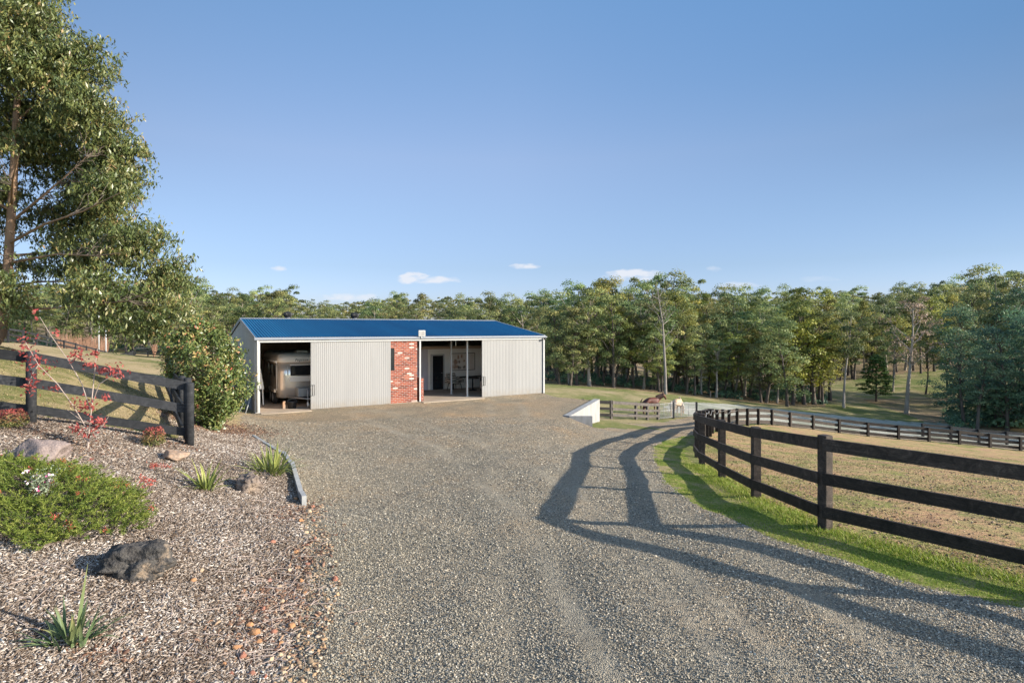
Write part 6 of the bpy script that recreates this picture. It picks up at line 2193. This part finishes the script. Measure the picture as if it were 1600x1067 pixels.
def chips(name, poly, n, r0, r1, l0, l1, mat, label, seed, power=1.0, tilt=0.28, wr=(0.14, 0.42), pts=None, far_scale=0.0, zlift=0.012):
    g = np.random.default_rng(seed)
    if pts is None: x, y = sample(poly, n, r0, r1, g, power=power)
    else: x, y = pts; n = len(x)
    z = terrain(x, y)
    ln = (l0 + (l1 - l0) * g.uniform(0, 1, n) ** 2.2) * (1 + far_scale * np.hypot(x, y)); wd = ln * g.uniform(*wr, n); hh = wd * g.uniform(0.12, 0.3, n)
    nrm, ax, sd_ = rot_basis(g, n, tilt)
    c = np.stack([x, y, z + g.uniform(0.0, zlift, n) + ln * 0.06], -1)
    L2, W2, H2 = ln[:, None] / 2, wd[:, None] / 2, hh[:, None] / 2
    bow = nrm * (g.uniform(-0.12, 0.12, (n, 1)) * ln[:, None])
    tp = g.uniform(0.3, 1.0, (n, 1))
    v = np.stack([c - ax * L2 - sd_ * W2 * tp - bow, c - ax * L2 + sd_ * W2 * tp - bow, c + sd_ * W2 + bow, c + ax * L2 - bow + sd_ * W2 * tp * 0.6, c + ax * L2 - bow - sd_ * W2 * tp * 0.6, c - sd_ * W2 + bow], 1)
    top = v + (nrm * H2)[:, None, :]
    bot = v - (nrm * H2)[:, None, :]
    v = np.concatenate([top, bot], 1).reshape(-1, 3)
    b = (np.arange(n) * 12)[:, None, None]
    f = np.array([[0, 1, 2, 5], [5, 2, 3, 4], [1, 0, 6, 7], [2, 1, 7, 8], [3, 2, 8, 9], [4, 3, 9, 10], [5, 4, 10, 11], [0, 5, 11, 6]])[:, ::-1][None] + b
    rn = np.clip(g.uniform(0, 1, n) ** 1.25 + 0.30 * vnoise(x * 1.1, y * 1.1, 51) + 0.25 * vnoise(x * 4, y * 4, 52) - 0.03, 0, 1) if name == 'bark_chips' else g.uniform(0, 1, n)
    o = np_mesh(name, v, f.reshape(-1, 4), mat, np.repeat(rn, 12))
    tag(o, label, name.replace('_', ' '), kind='stuff')


def blades(name, x, y, l0, l1, w, mat, label, seed, lean=0.6, cat='grass'):
    g = np.random.default_rng(seed)
    n = len(x)
    z = terrain(x, y)
    ln = g.uniform(l0, l1, n)
    a = g.uniform(0, 6.283, n)
    d = unit(np.stack([np.cos(a) * lean, np.sin(a) * lean, g.uniform(0.5, 1.2, n)], -1))
    a2 = a + g.uniform(0.8, 2.3, n)
    sd_ = np.stack([np.cos(a2), np.sin(a2), np.zeros(n)], -1) * (w * g.uniform(0.6, 1.3, (n, 1)))
    c = np.stack([x, y, z - 0.006], -1)
    m1 = c + d * ln[:, None] * 0.55
    tip = c + d * ln[:, None] + np.stack([np.cos(a), np.sin(a), -np.full(n, 0.6)], -1) * ln[:, None] * 0.18
    v = np.stack([c - sd_, c + sd_, m1 + sd_ * 0.75, tip, m1 - sd_ * 0.75], 1).reshape(-1, 3)
    b = (np.arange(n) * 5)[:, None]
    f = np.array([[0, 1, 2, 4]])[None] + b[:, :, None]
    # two faces per blade: quad and a thin quad ending in the tip
    f2 = np.array([[4, 2, 3, 3]])
    q = (np.array([0, 1, 2, 4])[None] + b)
    t3 = (np.array([4, 2, 3])[None] + b)
    faces = np.concatenate([np.concatenate([q[:, :3], q[:, [0, 2, 3]]]), t3])
    o = np_mesh(name, v, faces, mat, np.repeat(g.uniform(0, 1, n), 5))
    tag(o, label, cat, kind='stuff')


M_stone = rndmat('gravel_stones', [(0.0, (0.105, 0.093, 0.075)), (0.25, (0.205, 0.182, 0.142)), (0.55, (0.31, 0.272, 0.208)), (0.85, (0.41, 0.36, 0.275)), (0.92, (0.45, 0.35, 0.24)), (1.0, (0.60, 0.55, 0.46))], 0.85, 0.3)
M_chip = rndmat('bark_chips', [(0.0, (0.10, 0.07, 0.05)), (0.2, (0.19, 0.14, 0.105)), (0.45, (0.31, 0.25, 0.20)), (0.7, (0.41, 0.345, 0.29)), (0.92, (0.48, 0.42, 0.365)), (1.0, (0.58, 0.53, 0.47))], 0.9, 0.15)
M_litter = rndmat('brown_leaf_litter', [(0.0, (0.06, 0.03, 0.02)), (0.5, (0.16, 0.085, 0.055)), (0.8, (0.26, 0.15, 0.095)), (1.0, (0.36, 0.25, 0.16))], 0.7, 0.3)
GNEAR = [q for q in GRAVEL if q[1] < 33.5 and q[0] < 10.6]
stones('gravel_stones', GNEAR, 320000, 3.8, 24, 0.007, 0.019, M_stone, 'loose grey stones covering the gravel drive', 1, 0.85, 0.03)
chips('bark_chips', MULCH, 230000, 3.4, 20, 0.013, 0.052, M_chip, 'weathered bark mulch covering the garden bed', 2, 0.95, far_scale=0.03)
g0 = np.random.default_rng(5)


def blobs(spots, g):
    X, Y = [], []
    for px, py, rx_, ry_, n in spots:
        c = gp(px, py)
        X.append(c.x + g.normal(size=n) * rx_); Y.append(c.y + g.normal(size=n) * ry_)
    return np.concatenate(X), np.concatenate(Y)


chips('leaf_litter', None, 0, 0, 0, 0.03, 0.085, M_litter, 'brown fallen leaves and fresh mulch lying in drifts on the bed', 3, tilt=0.5, wr=(0.25, 0.5),
      pts=blobs([(440, 935, 0.18, 0.2, 420), (420, 965, 0.3, 0.3, 300), (465, 800, 0.16, 0.45, 420), (350, 672, 0.8, 0.9, 3600), (300, 660, 0.5, 0.6, 1500), (480, 870, 0.16, 0.5, 300), (400, 1000, 0.3, 0.3, 260), (150, 1020, 0.16, 0.12, 160), (135, 700, 0.5, 0.25, 320), (250, 690, 0.6, 0.3, 420), (60, 672, 0.8, 0.2, 260)], g0))
def fallen_twigs():
    gr = random.Random(61)
    m = MB()
    for k in range(230):
        if k < 150: px, py = gr.gauss(440, 45), gr.uniform(780, 1060)
        else: px, py = gr.uniform(20, 430), gr.uniform(780, 1060)
        c = gp(px, py); a = gr.uniform(0, 3.14); L_ = gr.uniform(0.08, 0.36)
        d = Vector((math.cos(a), math.sin(a), 0)) * L_ * 0.5
        p0, p2 = c - d, c + d
        p0.z, p2.z = tz(p0.x, p0.y) + 0.012, tz(p2.x, p2.y) + 0.014
        p1 = (p0 + p2) * 0.5 + Vector((-d.y, d.x, 0)) * gr.uniform(-0.3, 0.3); p1.z = tz(p1.x, p1.y) + 0.022
        m.tube([p0, p1, p2], [0.005, 0.0045, 0.002], 4, caps=False)
    tag(m.build('fallen_twigs', M_twig), 'dry twigs lying on the mulch and along the bed edge', 'twigs', kind='stuff')


fallen_twigs()
# small rubble at the bed edge
edge_strip = [(x - 0.05, y) for x, y in BED_EDGE[1:6]] + [(x + 0.35, y) for x, y in BED_EDGE[1:6]][::-1]
M_rub = rndmat('mixed_rubble', [(0.0, (0.10, 0.07, 0.05)), (0.35, (0.24, 0.16, 0.1)), (0.6, (0.38, 0.24, 0.13)), (0.8, (0.42, 0.31, 0.2)), (1.0, (0.5, 0.44, 0.36))])
stones('edge_rubble', edge_strip, 1300, 3.8, 11, 0.018, 0.055, M_rub, 'small broken sandstone lying between the mulch and the gravel', 6, 1.0)
# grass
M_green = leafmat('green_blades', [(0.0, (0.14, 0.22, 0.022)), (0.5, (0.26, 0.33, 0.04)), (0.85, (0.37, 0.37, 0.08)), (1.0, (0.46, 0.40, 0.18))], 0.35, 0.0, 0.6)
M_dry = leafmat('dry_blades', [(0.0, (0.15, 0.18, 0.045)), (0.4, (0.29, 0.26, 0.095)), (0.75, (0.43, 0.32, 0.155)), (1.0, (0.54, 0.42, 0.25))], 0.25, 0.0, 0.8)
x, y = sample(VERGE, 110000, 5.2, 27, g0, -5, 64, 1.0)
k = vnoise(x * 1.6, y * 1.6, 4) * 1.3 + 0.5 * vnoise(x * 5, y * 5, 40) + g0.uniform(-0.4, 0.5, len(x)) > 0.0
blades('verge_grass', x[k], y[k], 0.012, 0.04, 0.0045, M_green, 'short green grass on the verge under the curved fence', 11, 0.7)
# lush strip under the rails
xs, ys = [], []
for (x0, y0), (x1, y1) in zip(FENCE_R[1:7], FENCE_R[2:8]):
    n = 3000
    t_ = g0.uniform(0, 1, n)
    xs.append(x0 + (x1 - x0) * t_ - 0.12 + g0.normal(size=n) * 0.15); ys.append(y0 + (y1 - y0) * t_ + g0.normal(size=n) * 0.1)
n = 14000
i_ = g0.integers(0, 7, n); t_ = g0.uniform(0, 1, n)
FA = np.array(FENCE_R)
fx = FA[i_, 0] * (1 - t_) + FA[i_ + 1, 0] * t_
fy = FA[i_, 1] * (1 - t_) + FA[i_ + 1, 1] * t_
blades('fringe_grass', fx + np.abs(g0.normal(size=n)) * 0.9, fy + g0.normal(size=n) * 0.3, 0.015, 0.06, 0.005, M_green, 'sparse green grass fading from the fence line into the dry paddock', 17, 0.8)
blades('tall_verge_grass', np.concatenate(xs), np.concatenate(ys), 0.03, 0.10, 0.005, M_green, 'longer green grass growing along the foot of the curved fence', 12, 0.5)
x, y = sample(PADDOCK, 170000, 6, 45, g0, 5, 64, 1.0)
k = vnoise(x * 0.8, y * 0.8, 14) + 0.5 * vnoise(x * 3, y * 3, 15) + g0.uniform(-0.35, 0.35, len(x)) > -0.02
blades('paddock_grass', x[k], y[k], 0.02, 0.075, 0.008, M_dry, 'short dry grass of the paddock', 13, 1.2)
M_clod = rndmat('dry_clods', [(0.0, (0.08, 0.05, 0.03)), (0.5, (0.20, 0.12, 0.075)), (1.0, (0.36, 0.25, 0.16))])
stones('paddock_clods', PADDOCK, 9000, 6.5, 45, 0.015, 0.05, M_clod, 'dry clods and droppings scattered over the paddock', 19, 1.0, 0.01)
LEFTP = [(-7.3, 12.7), (-8.8, 15), (-14, 23.5), (-26, 45), (-40, 45), (-40, 8), (-17, 7.6), (-9.4, 11.3)]
x, y = sample(LEFTP, 60000, 11, 45, g0, -64, -20, 1.0)
M_mix = leafmat('mixed_blades', [(0.0, (0.12, 0.15, 0.035)), (0.35, (0.25, 0.22, 0.085)), (0.7, (0.40, 0.31, 0.165)), (1.0, (0.52, 0.41, 0.25))], 0.3, 0.0, 0.8)
k = vnoise(x * 0.5, y * 0.5, 24) + g0.uniform(-0.5, 0.5, len(x)) > -0.1
blades('hill_grass', x[k], y[k], 0.03, 0.09, 0.008, M_mix, 'short grass on the hill behind the black fence', 14, 0.9)
print('TREES', TREES)
